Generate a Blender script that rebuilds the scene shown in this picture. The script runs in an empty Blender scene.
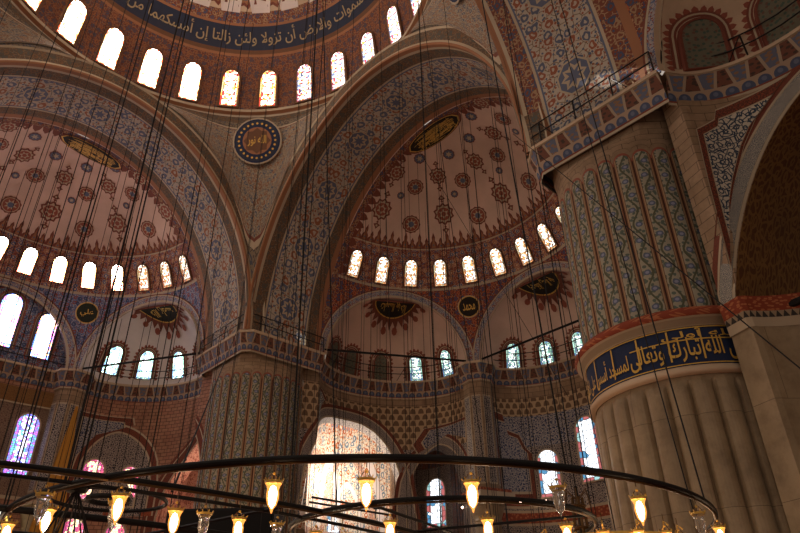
import bpy, bmesh, random
from mathutils import Vector, Matrix
random.seed(7)
from math import sin, cos, pi, sqrt, radians, asin, atan2, hypot
# ---------------------------------------------------------------- plan
A_, W_, CH = 13.08, 2.66, 0.6          # pier centre, half width of pier block, chamfer
B_ = A_ - W_                            # 10.42: plane of the great arches
BO = A_ + W_                            # 15.74: where each half dome starts
ZC, HA = 18.68, 12.5                    # gallery cornice, rise of the great arches
CX, CZ, KX = 4.75, 4.9, 0.75            # exedra half width, height, depth factor
KV = {'N': 1.0, 'W': 0.9, 'E': 1.0}
RD, ZD, HD = 11.75, 33.4, 11.0          # main dome
def loc2w(side, u, v, z):
    v *= KV[side]
    if side == 'N': return (u, BO + v, z)
    if side == 'W': return (-BO - v, u, z)
    return (BO + v, -u, z)
def semi(side, az, ph, ins=0.0):        # half dome, degrees
    a, f = radians(az), radians(ph)
    r = (B_ - ins) * cos(f)
    return loc2w(side, r * cos(a), r * sin(a), ZC + (HA - ins) * sin(f))
def semi_r(z): return B_ * sqrt(max(0.0, 1 - ((z - ZC) / HA) ** 2))
def ex_frame(side, ang, s, d, z):
    a = radians(ang)
    return loc2w(side, d * cos(a) + s * sin(a), d * sin(a) - s * cos(a), z)
def conch_s(side, ang, s, q, ins=0.0, k=KX):   # s across, q 0..1 depth, from above
    c, cz = CX - ins, CZ - ins
    m = 1 - (s / c) ** 2 - q * q
    e = sqrt(max(0.0, m))
    z = ZC + cz * e
    d = sqrt(max(0.0, semi_r(z) ** 2 - (c * sqrt(max(0, 1 - e * e))) ** 2)) if e < 1 else semi_r(z)
    return ex_frame(side, ang, s, d + k * c * q + .42 * q * e, z)
def conch(side, ang, t, e, ins=0.0, k=KX):     # degrees
    T, E = radians(t), radians(e)
    c, cz = CX - ins, CZ - ins
    z = ZC + cz * sin(E)
    d = sqrt(max(0.0, semi_r(z) ** 2 - (c * cos(E)) ** 2))
    return ex_frame(side, ang, c * cos(T) * cos(E), d + k * c * sin(T) * cos(E) + .42 * cos(E) * max(0, min(1, 3 * sin(T))), z)
D0 = sqrt(B_ ** 2 - CX ** 2)
WO = 0.35                                # wall stands back from the cornice edge
def exwall(side, ang, t, z, ins=0.0, k=KX):    # degrees; ins towards the room
    o = WO - ins; ex = 0.0
    if t > 180: ex = (t - 180) / 14; t = 180
    elif t < 0: ex = -t / 14; t = 0
    T = radians(t)
    p = ex_frame(side, ang, (CX + min(o, .3) * 0.8) * cos(T), D0 + k * CX * sin(T) + o, z)
    if ex:
        v = {'N': (-.40, -1.01), 'W': (.94, .40), 'E': (-.97, .41)}[side]; p = (p[0] + v[0] * ex, p[1] + v[1] * ex, z)
    return p
def pend(th, q, ins=0.0):                # degrees azimuth, 0 ring .. 1 arch
    T = radians(th); ra = za = 0.0; N_ = 9
    for i in range(N_):                  # the fold opens out smoothly towards the ring
        S = radians(th + 17 * (1 - q) * (i / (N_ - 1) * 2 - 1)); ca, sa = abs(cos(S)), abs(sin(S))
        m_ = max(ca, sa); x = B_ / m_ * min(ca, sa)
        ra += B_ / m_ / N_; za += (ZC + HA * sqrt(max(0.0, 1 - (x / B_) ** 2))) / N_
    rr, zr = RD, 33.0
    rc, zc = rr + .86 * (ra - rr), zr + (za - zr) * .385
    r = (1 - q) ** 2 * rr + 2 * q * (1 - q) * rc + q * q * ra
    z = (1 - q) ** 2 * zr + 2 * q * (1 - q) * zc + q * q * za
    r -= ins
    return (r * cos(T), r * sin(T), z)
def dome(th, ph, ins=0.0):
    T, f = radians(th), radians(ph)
    r = (RD - ins) * cos(f)
    return (r * cos(T), r * sin(T), ZD + (HD - ins) * sin(f))
CAM = (21.37014, -6.90244, 1.6); YAW, PITCH, ROLL, FPX = 0.8167, 0.54526, -0.01623, 655.176
# ---------------------------------------------------------------- materials
def lin(c):
    return tuple((x / 12.92 if x <= .04045 else ((x + .055) / 1.055) ** 2.4) for x in c) + (1.0,)
def hx(s): return lin(tuple(int(s[i:i + 2], 16) / 255 for i in (0, 2, 4)))
class X:
    def __init__(s, nt, k): s.nt, s.k = nt, k
    def _m(s, op, *a):
        n = s.nt.nodes.new('ShaderNodeMath'); n.operation = op
        for i, v in enumerate((s,) + a):
            if isinstance(v, X): s.nt.links.new(v.k, n.inputs[i])
            else: n.inputs[i].default_value = v
        return X(s.nt, n.outputs[0])
    def __add__(s, o): return s._m('ADD', o)
    def __sub__(s, o): return s._m('SUBTRACT', o)
    def __mul__(s, o): return s._m('MULTIPLY', o)
    def __truediv__(s, o): return s._m('DIVIDE', o)
    def lt(s, o): return s._m('LESS_THAN', o)
    def gt(s, o): return s._m('GREATER_THAN', o)
    def abs(s): return s._m('ABSOLUTE')
    def frac(s): return s._m('FRACT')
    def floor(s): return s._m('FLOOR')
    def sin(s): return s._m('SINE')
    def mod(s, o): return s._m('FLOORED_MODULO', o)
    def min(s, o): return s._m('MINIMUM', o)
    def max(s, o): return s._m('MAXIMUM', o)
class T:
    def __init__(s, name, rough=.75):
        s.m = bpy.data.materials.new(name); s.m.use_nodes = True
        s.nt = s.m.node_tree; s.nt.nodes.clear()
        s.out = s.nt.nodes.new('ShaderNodeOutputMaterial')
        s.b = s.nt.nodes.new('ShaderNodeBsdfPrincipled'); s.b.inputs['Roughness'].default_value = rough
        s.b.inputs['Specular IOR Level'].default_value = .25
        s.nt.links.new(s.b.outputs[0], s.out.inputs[0])
        s.tc = s.nt.nodes.new('ShaderNodeTexCoord')
        sp = s.nt.nodes.new('ShaderNodeSeparateXYZ'); s.nt.links.new(s.tc.outputs['UV'], sp.inputs[0])
        s.u, s.v = X(s.nt, sp.outputs[0]), X(s.nt, sp.outputs[1])
    def vec(s, a, b, c=0.0):
        n = s.nt.nodes.new('ShaderNodeCombineXYZ')
        for i, v in enumerate((a, b, c)):
            if isinstance(v, X): s.nt.links.new(v.k, n.inputs[i])
            else: n.inputs[i].default_value = v
        return n.outputs[0]
    def obj(s): return s.tc.outputs['Object']
    def noise(s, vec, sc, det=2.0, rough=.5):
        n = s.nt.nodes.new('ShaderNodeTexNoise'); n.inputs['Scale'].default_value = sc
        n.inputs['Detail'].default_value = det; n.inputs['Roughness'].default_value = rough
        s.nt.links.new(vec, n.inputs['Vector']); return X(s.nt, n.outputs[0])
    def vor(s, vec, sc, feat='F1', rnd=1.0):
        n = s.nt.nodes.new('ShaderNodeTexVoronoi'); n.voronoi_dimensions = '2D'; n.feature = feat
        n.inputs['Scale'].default_value = sc; n.inputs['Randomness'].default_value = rnd
        s.nt.links.new(vec, n.inputs['Vector'])
        d = X(s.nt, n.outputs['Distance'])
        if feat == 'F1':
            sp = s.nt.nodes.new('ShaderNodeSeparateColor'); s.nt.links.new(n.outputs['Color'], sp.inputs[0])
            return d, X(s.nt, sp.outputs[0]), X(s.nt, sp.outputs[1])
        return d
    def warp(s, a, sc, uv=None):
        u, v = uv or (s.u, s.v)
        w = s.vec(u, v)
        n1 = s.noise(w, sc, 1.0); n2 = s.noise(s.vec(u + 31.7, v + 5.1), sc, 1.0)
        return s.vec(u + (n1 - .5) * a, v + (n2 - .5) * a)
    def mix(s, f, a, b):
        n = s.nt.nodes.new('ShaderNodeMix'); n.data_type = 'RGBA'; n.clamp_factor = True
        if isinstance(f, X): s.nt.links.new(f.k, n.inputs[0])
        else: n.inputs[0].default_value = f
        for i, c in ((6, a), (7, b)):
            if isinstance(c, tuple): n.inputs[i].default_value = c
            else: s.nt.links.new(c, n.inputs[i])
        return n.outputs[2]
    def soil(s, col, amt=.35, sc=.35):      # age: uneven grime on the paint
        n = s.noise(s.obj(), sc, 5.0, .6)
        f = ((n - .38) * 2.2)._m('MAXIMUM', 0.0) * amt
        return s.mix(f, col, hx('4a3626'))
    def done(s, col, rough=None):
        if isinstance(col, tuple): s.b.inputs['Base Color'].default_value = col
        else: s.nt.links.new(col, s.b.inputs['Base Color'])
        return s.m
M = {}
def plain(name, c, rough=.7, metal=0.0, soil=0.0):
    t = T(name, rough); t.b.inputs['Metallic'].default_value = metal
    col = hx(c)
    if soil: col = t.soil(col, soil)
    M[name] = t.done(col); return M[name]
def glow_glass(name, c, st, clear):
    t = T(name); e = t.nt.nodes.new('ShaderNodeEmission'); e.inputs[0].default_value = hx(c); e.inputs[1].default_value = st
    tr = t.nt.nodes.new('ShaderNodeBsdfTransparent'); m = t.nt.nodes.new('ShaderNodeMixShader'); m.inputs[0].default_value = clear
    t.nt.links.new(e.outputs[0], m.inputs[1]); t.nt.links.new(tr.outputs[0], m.inputs[2]); t.nt.links.new(m.outputs[0], t.out.inputs[0]); M[name] = t.m
def emit(name, c, st, base=None):
    t = T(name); t.b.inputs['Emission Color'].default_value = hx(c); t.b.inputs['Emission Strength'].default_value = st
    M[name] = t.done(hx(base or c)); return M[name]
def floral(name, bg, f1, f2, vine, s=1.6, amt=.2, ring=None, soil=.3, vw=.05):
    t = T(name); w = t.warp(.35 / s, s * .9)
    col = t.mix(t.noise(t.vec(t.u, t.v), s * 5, 2.0), hx(bg), hx(bg))
    e = t.vor(w, s * 1.9, 'DISTANCE_TO_EDGE'); col = t.mix(e.lt(vw), col, hx(vine))
    d, r, g = t.vor(w, s * 3.3)
    c2 = t.mix(r.gt(.5), hx(f1), hx(f2)); col = t.mix(d.lt(.27), col, c2)
    d, r, g = t.vor(t.warp(.45 / s, s * 2.2), s, 'F1', .7)
    c3 = t.mix(r.gt(.45), hx(f1), hx(f2))
    col = t.mix(d.lt(.36), col, hx(ring or bg)); col = t.mix(d.lt(.30), col, c3)
    col = t.mix(d.lt(.13) , col, hx(ring or bg))
    M[name] = t.done(t.soil(col, soil)); return M[name]
def scroll(name, bg, line, s=2.5, acc=None, soil=.3, w0=.10):
    t = T(name); w = t.warp(.5 / s, s * 1.2)
    d, r, g = t.vor(w, s, 'F1', .8)
    e = t.vor(w, s * 1.7, 'DISTANCE_TO_EDGE')
    col = t.mix(((d * 2.6).frac() - .5).abs().lt(.16), hx(bg), hx(line))
    col = t.mix(e.lt(w0), col, hx(line))
    if acc: col = t.mix(d.lt(.17), col, hx(acc))
    M[name] = t.done(t.soil(col, soil)); return M[name]
def stone(name, c1, c2, mort, bw=.9, bh=.42, soil=.5, use_obj=False, ms=.012, rough=.7):
    t = T(name, rough)
    n = t.nt.nodes.new('ShaderNodeTexBrick'); t.nt.links.new(t.vec(t.u, t.v), n.inputs['Vector'])
    n.inputs['Color1'].default_value = hx(c1); n.inputs['Color2'].default_value = hx(c2); n.inputs['Mortar'].default_value = hx(mort)
    n.inputs['Scale'].default_value = 1.0; n.inputs['Brick Width'].default_value = bw; n.inputs['Row Height'].default_value = bh
    n.inputs['Mortar Size'].default_value = ms
    g = t.noise(t.obj(), 2.2, 5.0, .65)
    col = t.mix((g - .45) * 1.5, n.outputs[0], hx('57432f'))
    M[name] = t.done(t.soil(col, soil, .5)); return M[name]
def make_materials():
    plain('plaster_rose', 'd9b8a4', soil=.35)
    plain('plaster_pale', 'dccdc6', soil=.25)
    plain('plaster_cream', 'cdb193', soil=.45)
    plain('red', '93503e', soil=.3); plain('dark_red', '7a4334', soil=.3); plain('blue', '5e6478', soil=.3)
    plain('navy', '1e2a48', soil=.15); plain('dome_navy', '2c3346', soil=.25); plain('dim_gold', 'a08c6c'); plain('cream', 'b9a68b', soil=.35); plain('orange', '9c6a4a', soil=.3)
    plain('gold', 'cfa24a', .4, .15); plain('brown', '6d4a33', soil=.3); plain('black_gold_ground', '20180f')
    plain('iron', '14110f', .6, .2); plain('wire', '1a1411', .7); plain('black', '0b0a0a', .5)
    plain('bronze', '5a3f22', .4, .6); plain('green_ground', '25281a')
    plain('rail_metal', '2a2523', .5, .4)
    plain('silver_rail', '9a8f88', .25, .9)
    plain('wedge_ochre', 'b88438', .9); plain('grille', '161414', .9)
    plain('cable_black', '0a0a0a', .5)
    floral('drum', '824536', '50597a', 'a86a50', 'b8937a', 2.2, soil=.25, ring='c9a784')
    floral('drum_dome', '6c3e30', '94603e', '4a4a58', 'a07a58', 2.6, soil=.25)
    floral('arch_floral', 'b8aa98', '9c6244', '64687a', '6f6a60', 1.15, soil=.35, vw=.045)
    floral('arch_floral_fine', 'b8aa98', '94563c', '585f72', '7a6550', 1.7, soil=.3)
    floral('arch_border', '65503f', '7c5c40', '55564f', '8a765c', 2.2, soil=.4)
    floral('arch_border_red', '7a4432', 'a08060', '485068', 'a8896a', 2.0, soil=.3)
    floral('pend_field', '84745f', '5e5048', '4c505a', '5a4e42', 1.6, soil=.4)
    floral('pend_inner', 'a08f78', '565a66', '85583f', '54504c', 1.9, soil=.35)
    floral('exedra_zone', '7a382a', '44506f', 'b3623f', 'c29b74', 2.3, soil=.3)
    floral('blue_zone', '6b7391', '8c4636', '3c4868', 'b9b2ac', 2.3, soil=.3)
    floral('blue_arch', 'a39a98', '5c6684', '8c4a3c', '55607c', 3.0, soil=.3)
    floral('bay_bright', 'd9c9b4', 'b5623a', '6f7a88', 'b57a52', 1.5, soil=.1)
    floral('bay_orange', 'b86f48', 'e0cdb4', '6f7a88', 'e0cdb4', 1.8, soil=.1)
    floral('bay_red', 'a26a52', 'c9957a', '7a4038', 'c9a088', 4.2, soil=.1, vw=.09)
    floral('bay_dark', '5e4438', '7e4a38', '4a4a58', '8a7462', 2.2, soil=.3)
    scroll('arabesque', '332e38', 'a89a8e', 4.2, soil=.3)
    scroll('arabesque_light', 'c4b8a4', '2d3c4e', 2.6, soil=.25, w0=.07)
    scroll('arabesque_blue', '37425e', 'a59d98', 3.0, soil=.3)
    scroll('arabesque_red', '8a4530', '5a3428', 5.0, soil=.3)
    scroll('plaque_gold', '2a2012', 'b08a42', 2.6, soil=.1, w0=.08)
    scroll('arabesque_brown', '6b5044', '8c7460', 4.0, soil=.35)
    scroll('arabesque_gold', '6a4426', '8f6838', 2.4, soil=.4)
    stone('ashlar', 'a3866a', '957a5e', '5a4534', .95, .34)
    stone('ashlar_red', 'a8745c', 'b48468', '6a4436', .42, .24, ms=.02)
    stone('ashlar_pier', 'a68f70', '998466', '5d4c3a', 3.2, 2.4, soil=.55, ms=.006, rough=.45)
    stone('floor_carpet', '7c2a22', '8a3428', '2c2a4a', 1.2, 1.2, ms=.03)
    # muqarnas corbels: small niches in staggered rows
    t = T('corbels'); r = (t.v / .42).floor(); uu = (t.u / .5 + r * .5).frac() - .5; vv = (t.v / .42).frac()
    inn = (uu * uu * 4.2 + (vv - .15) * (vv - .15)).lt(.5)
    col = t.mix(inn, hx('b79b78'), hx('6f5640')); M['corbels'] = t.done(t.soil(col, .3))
    # cornice: carved blocks alternating red-brown and blue-grey
    t = T('carved_blocks'); f = (t.u / .95).frac(); w = (t.v * .12 + .20)
    isb = (f - .5).abs().lt(w); edge = ((f - .5).abs() - w).abs().lt(.05)
    d, r, g = t.vor(t.vec(t.u, t.v), 4.0)
    a = t.mix(d.lt(.3), hx('714636'), hx('4a382e')); b = t.mix(d.lt(.3), hx('656878'), hx('8c6a50'))
    col = t.mix(edge, t.mix(isb, a, b), hx('a8927a')); M['carved_blocks'] = t.done(t.soil(col, .3))
    t = T('leaf_band'); f = ((t.u / .46).frac() - .5).abs() * 2.0
    leaf = (f * f + (t.v - .2) * (t.v - .2) * 2.2).lt(.72); core = (f * f * 2.5 + (t.v - .4) * (t.v - .4) * 6.0).lt(.25)
    col = t.mix(core, t.mix(leaf, hx('a88e76'), hx('4c556c')), hx('686e82')); M['leaf_band'] = t.done(t.soil(col, .3))
    t = T('dentil_band'); f = (t.u / .22).frac()
    col = t.mix(((f - .5).abs() * 2.0).lt(t.v * -.9 + .95), hx('a08c72'), hx('3c3836')); M['dentil_band'] = t.done(t.soil(col, .3))
    t = T('red_moulding'); d, r, g = t.vor(t.vec(t.u, t.v), 5.0)
    col = t.mix(d.lt(.3), hx('8c3f28'), hx('b06a44')); M['red_moulding'] = t.done(t.soil(col, .25))
    # painted flutes: u counts flutes, v metres; x across the flute
    t = T('painted_flutes'); f = t.u.frac() - .5; x = f * .64; par = (t.u.floor()).mod(2.0) * 1.1
    v = t.v + par
    s1 = (v * 5.2).sin() * .12; stem = (x - s1).abs().lt(.034)
    leafd, r, g = t.vor(t.warp(.1, 5.0, (x, v)), 6.5)
    fx = x + (v * 5.2).sin() * .055; k = ((v / .604).frac() - .5) * .604
    fl = (fx * fx + k * k * 1.3); flower = fl.lt(.0125); fcore = fl.lt(.0035)
    col = t.mix(leafd.lt(.34), hx('9c937e'), hx('5b6458')); col = t.mix(stem, col, hx('585842'))
    col = t.mix(flower, col, hx('5c6274')); col = t.mix(fcore, col, hx('8b8ca0'))
    ax = x.abs(); col = t.mix(ax.gt(.205), col, hx('6b4430')); col = t.mix(ax.gt(.225), col, hx('a08462')); col = t.mix(ax.gt(.265), col, hx('84543c'))
    col = t.mix(ax.gt(.295), col, hx('40281c'))
    M['painted_flutes'] = t.done(t.soil(col, .3))
def pane_mat(name, w, h, st, tint, white=.55, sc=7.0, base='ffffff', lead=.09, bord=.13, rnd=.3):
    t = T(name, .3)
    d, r, g = t.vor(t.vec(t.u, t.v), sc, 'F1', rnd); e = t.vor(t.vec(t.u, t.v), sc, 'DISTANCE_TO_EDGE', rnd)
    edge = (t.u.abs() * -1.0 + w / 2).min(t.v * 1.0).min((t.v * -1.0 + h))
    cols = [hx(c) for c in tint]
    c = t.mix(r.gt(.33), cols[0], cols[1]); c = t.mix(r.gt(.66), c, cols[2])
    iswhite = g.lt(white) * edge.gt(bord)
    c = t.mix(iswhite, c, hx(base))
    c = t.mix(e.lt(lead), c, hx('2a2220'))
    c = t.mix((edge - bord).abs().lt(.018), c, hx('2a2220'))
    t.b.inputs['Base Color'].default_value = (.05, .05, .05, 1)
    t.nt.links.new(c, t.b.inputs['Emission Color']); t.b.inputs['Emission Strength'].default_value = st
    M[name] = t.m; return t.m
# ---------------------------------------------------------------- mesh builder
COL = bpy.context.scene.collection
class MB:
    def __init__(s): s.v, s.f, s.uv, s.mi, s.ms = [], [], [], [], []
    def mat(s, m):
        m = M[m] if isinstance(m, str) else m
        if m not in s.ms: s.ms.append(m)
        return s.ms.index(m)
    def face(s, pts, uvs, m):
        n = len(s.v); s.v += [tuple(p) for p in pts]; s.f.append(tuple(range(n, n + len(pts))))
        s.uv += list(uvs) if uvs else [(p[0], p[1]) for p in pts]; s.mi.append(s.mat(m))
    def grid(s, fn, us, vs, m, uvf=None, wrap=False):
        """fn(u, v) -> point; m a material name or m(i, j) -> name"""
        P = [[fn(u, v) for v in vs] for u in us]; n0 = len(s.v)
        for row in P: s.v += [tuple(p) for p in row]
        nv = len(vs)
        for i in range(len(us) - 1):
            for j in range(nv - 1):
                a = n0 + i * nv + j
                mm = m(i, j) if callable(m) else m
                if mm is None: continue
                s.f.append((a, a + nv, a + nv + 1, a + 1))
                for (x, y) in ((i, j), (i + 1, j), (i + 1, j + 1), (i, j + 1)):
                    s.uv.append(uvf(us[x], vs[y]) if uvf else (us[x], vs[y]))
                s.mi.append(s.mat(mm))
    def fan(s, fn, poly, ins, m, c=None):
        """flat painted shape: polygon in local metres laid on a surface map fn(dx, dy, ins)"""
        if c is None: c = (sum(p[0] for p in poly) / len(poly), sum(p[1] for p in poly) / len(poly))
        if max(hypot(x - c[0], y - c[1]) for x, y in poly) > .85:
            P = list(poly) + [poly[0]]
            s.grid(lambda i, q: fn(c[0] + (P[int(i)][0] - c[0]) * q, c[1] + (P[int(i)][1] - c[1]) * q, ins), list(range(len(P))), lsp(0, 1, 6), m,
                   lambda i, q: (c[0] + (P[int(i)][0] - c[0]) * q, c[1] + (P[int(i)][1] - c[1]) * q)); return
        n0 = len(s.v); s.v.append(fn(c[0], c[1], ins)); s.v += [fn(x, y, ins) for x, y in poly]; k = len(poly)
        mi = s.mat(m)
        for i in range(k):
            j = (i + 1) % k; s.f.append((n0, n0 + 1 + i, n0 + 1 + j)); s.uv += [c, poly[i], poly[j]]; s.mi.append(mi)
    def patch(s, fn, poly, ins, m, rings=8, dens=6):
        c = (sum(p[0] for p in poly) / len(poly), sum(p[1] for p in poly) / len(poly)); P = []
        for i in range(len(poly)):
            a, b = poly[i], poly[(i + 1) % len(poly)]; P += [(a[0] + (b[0] - a[0]) * k / dens, a[1] + (b[1] - a[1]) * k / dens) for k in range(dens)]
        P.append(P[0])
        s.grid(lambda i, q: fn(c[0] + (P[int(i)][0] - c[0]) * q, c[1] + (P[int(i)][1] - c[1]) * q, ins), list(range(len(P))), lsp(0, 1, rings + 1), m,
               lambda i, q: ((c[0] + (P[int(i)][0] - c[0]) * q) * .075, c[1] + (P[int(i)][1] - c[1]) * q))
    def ribbon(s, fn, a, b, ins, m, uvs=None):
        """strip between polylines a and b (local metres)"""
        n0 = len(s.v); s.v += [fn(x, y, ins) for x, y in a] + [fn(x, y, ins) for x, y in b]; k = len(a); mi = s.mat(m); L = 0
        for i in range(k - 1):
            d = hypot(a[i + 1][0] - a[i][0], a[i + 1][1] - a[i][1]); w = hypot(a[i][0] - b[i][0], a[i][1] - b[i][1])
            s.f.append((n0 + i, n0 + i + 1, n0 + k + i + 1, n0 + k + i)); s.uv += [(L, 0), (L + d, 0), (L + d, w), (L, w)]; s.mi.append(mi); L += d
    def box(s, c, h, m, rot=0.0, ux=None):
        cx, cy, cz = c; ca, sa = cos(rot), sin(rot)
        def p(x, y, z): return (cx + x * ca - y * sa, cy + x * sa + y * ca, cz + z)
        X_, Y_, Z_ = h
        q = [(-X_, -Y_), (X_, -Y_), (X_, Y_), (-X_, Y_)]
        for i in range(4):
            a, b = q[i], q[(i + 1) % 4]; L = hypot(a[0] - b[0], a[1] - b[1])
            s.face([p(*a, -Z_), p(*b, -Z_), p(*b, Z_), p(*a, Z_)], [(0, 0), (L, 0), (L, 2 * Z_), (0, 2 * Z_)], m)
        for z in (-Z_, Z_): s.face([p(x, y, z) for x, y in q], [(x, y) for x, y in q], m)
    def tube(s, pts, r, m, n=6, closed=False):
        pts = [Vector(p) for p in pts]; k = len(pts); n0 = len(s.v); mi = s.mat(m)
        for i, p in enumerate(pts):
            a = pts[(i - 1) % k] if (closed or i > 0) else pts[i]; b = pts[(i + 1) % k] if (closed or i < k - 1) else pts[i]
            d = (b - a).normalized(); up = Vector((0, 0, 1)) if abs(d.z) < .9 else Vector((1, 0, 0))
            x = d.cross(up).normalized(); y = x.cross(d)
            rr = r[i] if isinstance(r, (list, tuple)) else r
            for j in range(n):
                t = 2 * pi * j / n; s.v.append(tuple(p + x * (rr * cos(t)) + y * (rr * sin(t))))
        for i in range(k if closed else k - 1):
            i2 = (i + 1) % k
            for j in range(n):
                j2 = (j + 1) % n
                s.f.append((n0 + i * n + j, n0 + i2 * n + j, n0 + i2 * n + j2, n0 + i * n + j2)); s.uv += [(i, j), (i + 1, j), (i + 1, j + 1), (i, j + 1)]; s.mi.append(mi)
        if not closed:
            for e in (0, k - 1):
                s.f.append(tuple(n0 + e * n + j for j in range(n))); s.uv += [(0, 0)] * n; s.mi.append(mi)
    def lathe(s, prof, m, n=16, c=(0, 0, 0)):
        us = [2 * pi * i / n for i in range(n + 1)]
        s.grid(lambda t, k: (c[0] + prof[k][0] * cos(t), c[1] + prof[k][0] * sin(t), c[2] + prof[k][1]), us, list(range(len(prof))),
               m if not isinstance(m, list) else (lambda i, j: m[j]), lambda t, k: (t * prof[k][0] if prof[k][0] > .01 else 0, prof[k][1]))
    def make(s, name, parent=None, smooth=False, merge=False):
        me = bpy.data.meshes.new(name); me.from_pydata(s.v, [], s.f)
        uvl = me.uv_layers.new(name='UVMap')
        flat = [c for uv in s.uv for c in uv]; uvl.data.foreach_set('uv', flat)
        for m in s.ms: me.materials.append(m)
        me.polygons.foreach_set('material_index', s.mi)
        if merge:
            bm = bmesh.new(); bm.from_mesh(me); bmesh.ops.remove_doubles(bm, verts=bm.verts, dist=.0008); bm.to_mesh(me); bm.free()
        if smooth: me.polygons.foreach_set('use_smooth', [True] * len(me.polygons))
        me.update()
        o = bpy.data.objects.new(name, me); COL.objects.link(o)
        if parent is not None:
            o.parent = parent; o.matrix_parent_inverse = Matrix.Translation(-Vector(parent.location))
        return o
def struct(o): o['kind'] = 'structure'; return o
def tag(o, label, cat, group=None):
    o['label'] = label; o['category'] = cat
    if group: o['group'] = group
    return o
def empty(name, loc, label, cat, group=None):
    o = bpy.data.objects.new(name, None); COL.objects.link(o); o.location = loc; o.empty_display_size = .2
    return tag(o, label, cat, group)
def lsp(a, b, n): return [a + (b - a) * i / (n - 1) for i in range(n)]
# ---------------------------------------------------------------- Arabic lettering
AR = {}
def _ar():
    two, four = 'اأإدذرزوىة', 'ئبتثجحخسشصضطظعغفقكلمنهي'
    base = {'ا': 0xFE8D, 'أ': 0xFE83, 'إ': 0xFE87, 'ئ': 0xFE89, 'ب': 0xFE8F, 'ة': 0xFE93, 'ت': 0xFE95, 'ث': 0xFE99, 'ج': 0xFE9D, 'ح': 0xFEA1, 'خ': 0xFEA5, 'د': 0xFEA9, 'ذ': 0xFEAB,
            'ر': 0xFEAD, 'ز': 0xFEAF, 'س': 0xFEB1, 'ش': 0xFEB5, 'ص': 0xFEB9, 'ض': 0xFEBD, 'ط': 0xFEC1, 'ظ': 0xFEC5, 'ع': 0xFEC9, 'غ': 0xFECD, 'ف': 0xFED1,
            'ق': 0xFED5, 'ك': 0xFED9, 'ل': 0xFEDD, 'م': 0xFEE1, 'ن': 0xFEE5, 'ه': 0xFEE9, 'و': 0xFEED, 'ى': 0xFEEF, 'ي': 0xFEF1}
    for ch, b in base.items(): AR[ch] = (b, ch in four)
_ar()
def shape_ar(text):
    """joined letter forms, returned in visual (left to right) order"""
    out = []
    for word in text.split(' '):
        prev = False; w = []; i = 0
        while i < len(word):
            ch = word[i]; b, dual = AR[ch]
            if ch == 'ل' and i + 1 < len(word) and word[i + 1] in 'اأإ':
                w.append(chr(0xFEFC if prev else 0xFEFB)); prev = False; i += 2; continue
            nxt = dual and i + 1 < len(word)
            if dual: code = b + (3 if prev and nxt else 1 if prev else 2 if nxt else 0)
            else: code = b + (1 if prev else 0)
            w.append(chr(code)); prev = dual; i += 1
        out.append(''.join(reversed(w)))
    return ' '.join(reversed(out))
def text_mesh(s):
    cu = bpy.data.curves.new('lettering', 'FONT'); cu.body = s; cu.resolution_u = 2; cu.offset = .012
    o = bpy.data.objects.new('lettering', cu); COL.objects.link(o)
    dg = bpy.context.evaluated_depsgraph_get(); ev = o.evaluated_get(dg); me = ev.to_mesh()
    V = [(v.co.x, v.co.y) for v in me.vertices]; F = [tuple(p.vertices) for p in me.polygons]
    ev.to_mesh_clear(); bpy.data.objects.remove(o); bpy.data.curves.remove(cu)
    x0 = min(v[0] for v in V); x1 = max(v[0] for v in V); y0 = min(v[1] for v in V); y1 = max(v[1] for v in V)
    return [((x - x0) / (x1 - x0), (y - y0) / (y1 - y0)) for x, y in V], F
def lay_text(mb, text, fn, x0, x1, y0, y1, ins, m):
    V, F = text_mesh(shape_ar(text)); n0 = len(mb.v); mi = mb.mat(m)
    P = [(x0 + (x1 - x0) * a, y0 + (y1 - y0) * b) for a, b in V]
    mb.v += [fn(x, y, ins) for x, y in P]
    for f in F: mb.f.append(tuple(n0 + i for i in f)); mb.uv += [P[i] for i in f]; mb.mi.append(mi)
# ---------------------------------------------------------------- motifs in local metres
def circ(r, n=20, cx=0, cy=0, a0=0): return [(cx + r * cos(a0 + 2 * pi * i / n), cy + r * sin(a0 + 2 * pi * i / n)) for i in range(n)]
def star(r1, r2, k, cx=0, cy=0, a0=0):
    return [(cx + (r1 if i % 2 == 0 else r2) * cos(a0 + pi * i / k), cy + (r1 if i % 2 == 0 else r2) * sin(a0 + pi * i / k)) for i in range(2 * k)]
def medallion_round(mb, fn, s=1.0):
    mb.fan(fn, star(.66 * s, .60 * s, 12), .03, 'dark_red'); mb.fan(fn, circ(.54 * s), .035, 'cream')
    mb.fan(fn, circ(.49 * s), .04, 'red'); mb.fan(fn, star(.42 * s, .2 * s, 8), .045, 'cream'); mb.fan(fn, circ(.2 * s, 12), .05, 'blue')
def medallion_small(mb, fn, s=1.0):
    mb.fan(fn, star(.44 * s, .39 * s, 10), .03, 'dark_red'); mb.fan(fn, circ(.35 * s, 16), .035, 'blue'); mb.fan(fn, star(.26 * s, .12 * s, 6), .04, 'cream')
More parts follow.
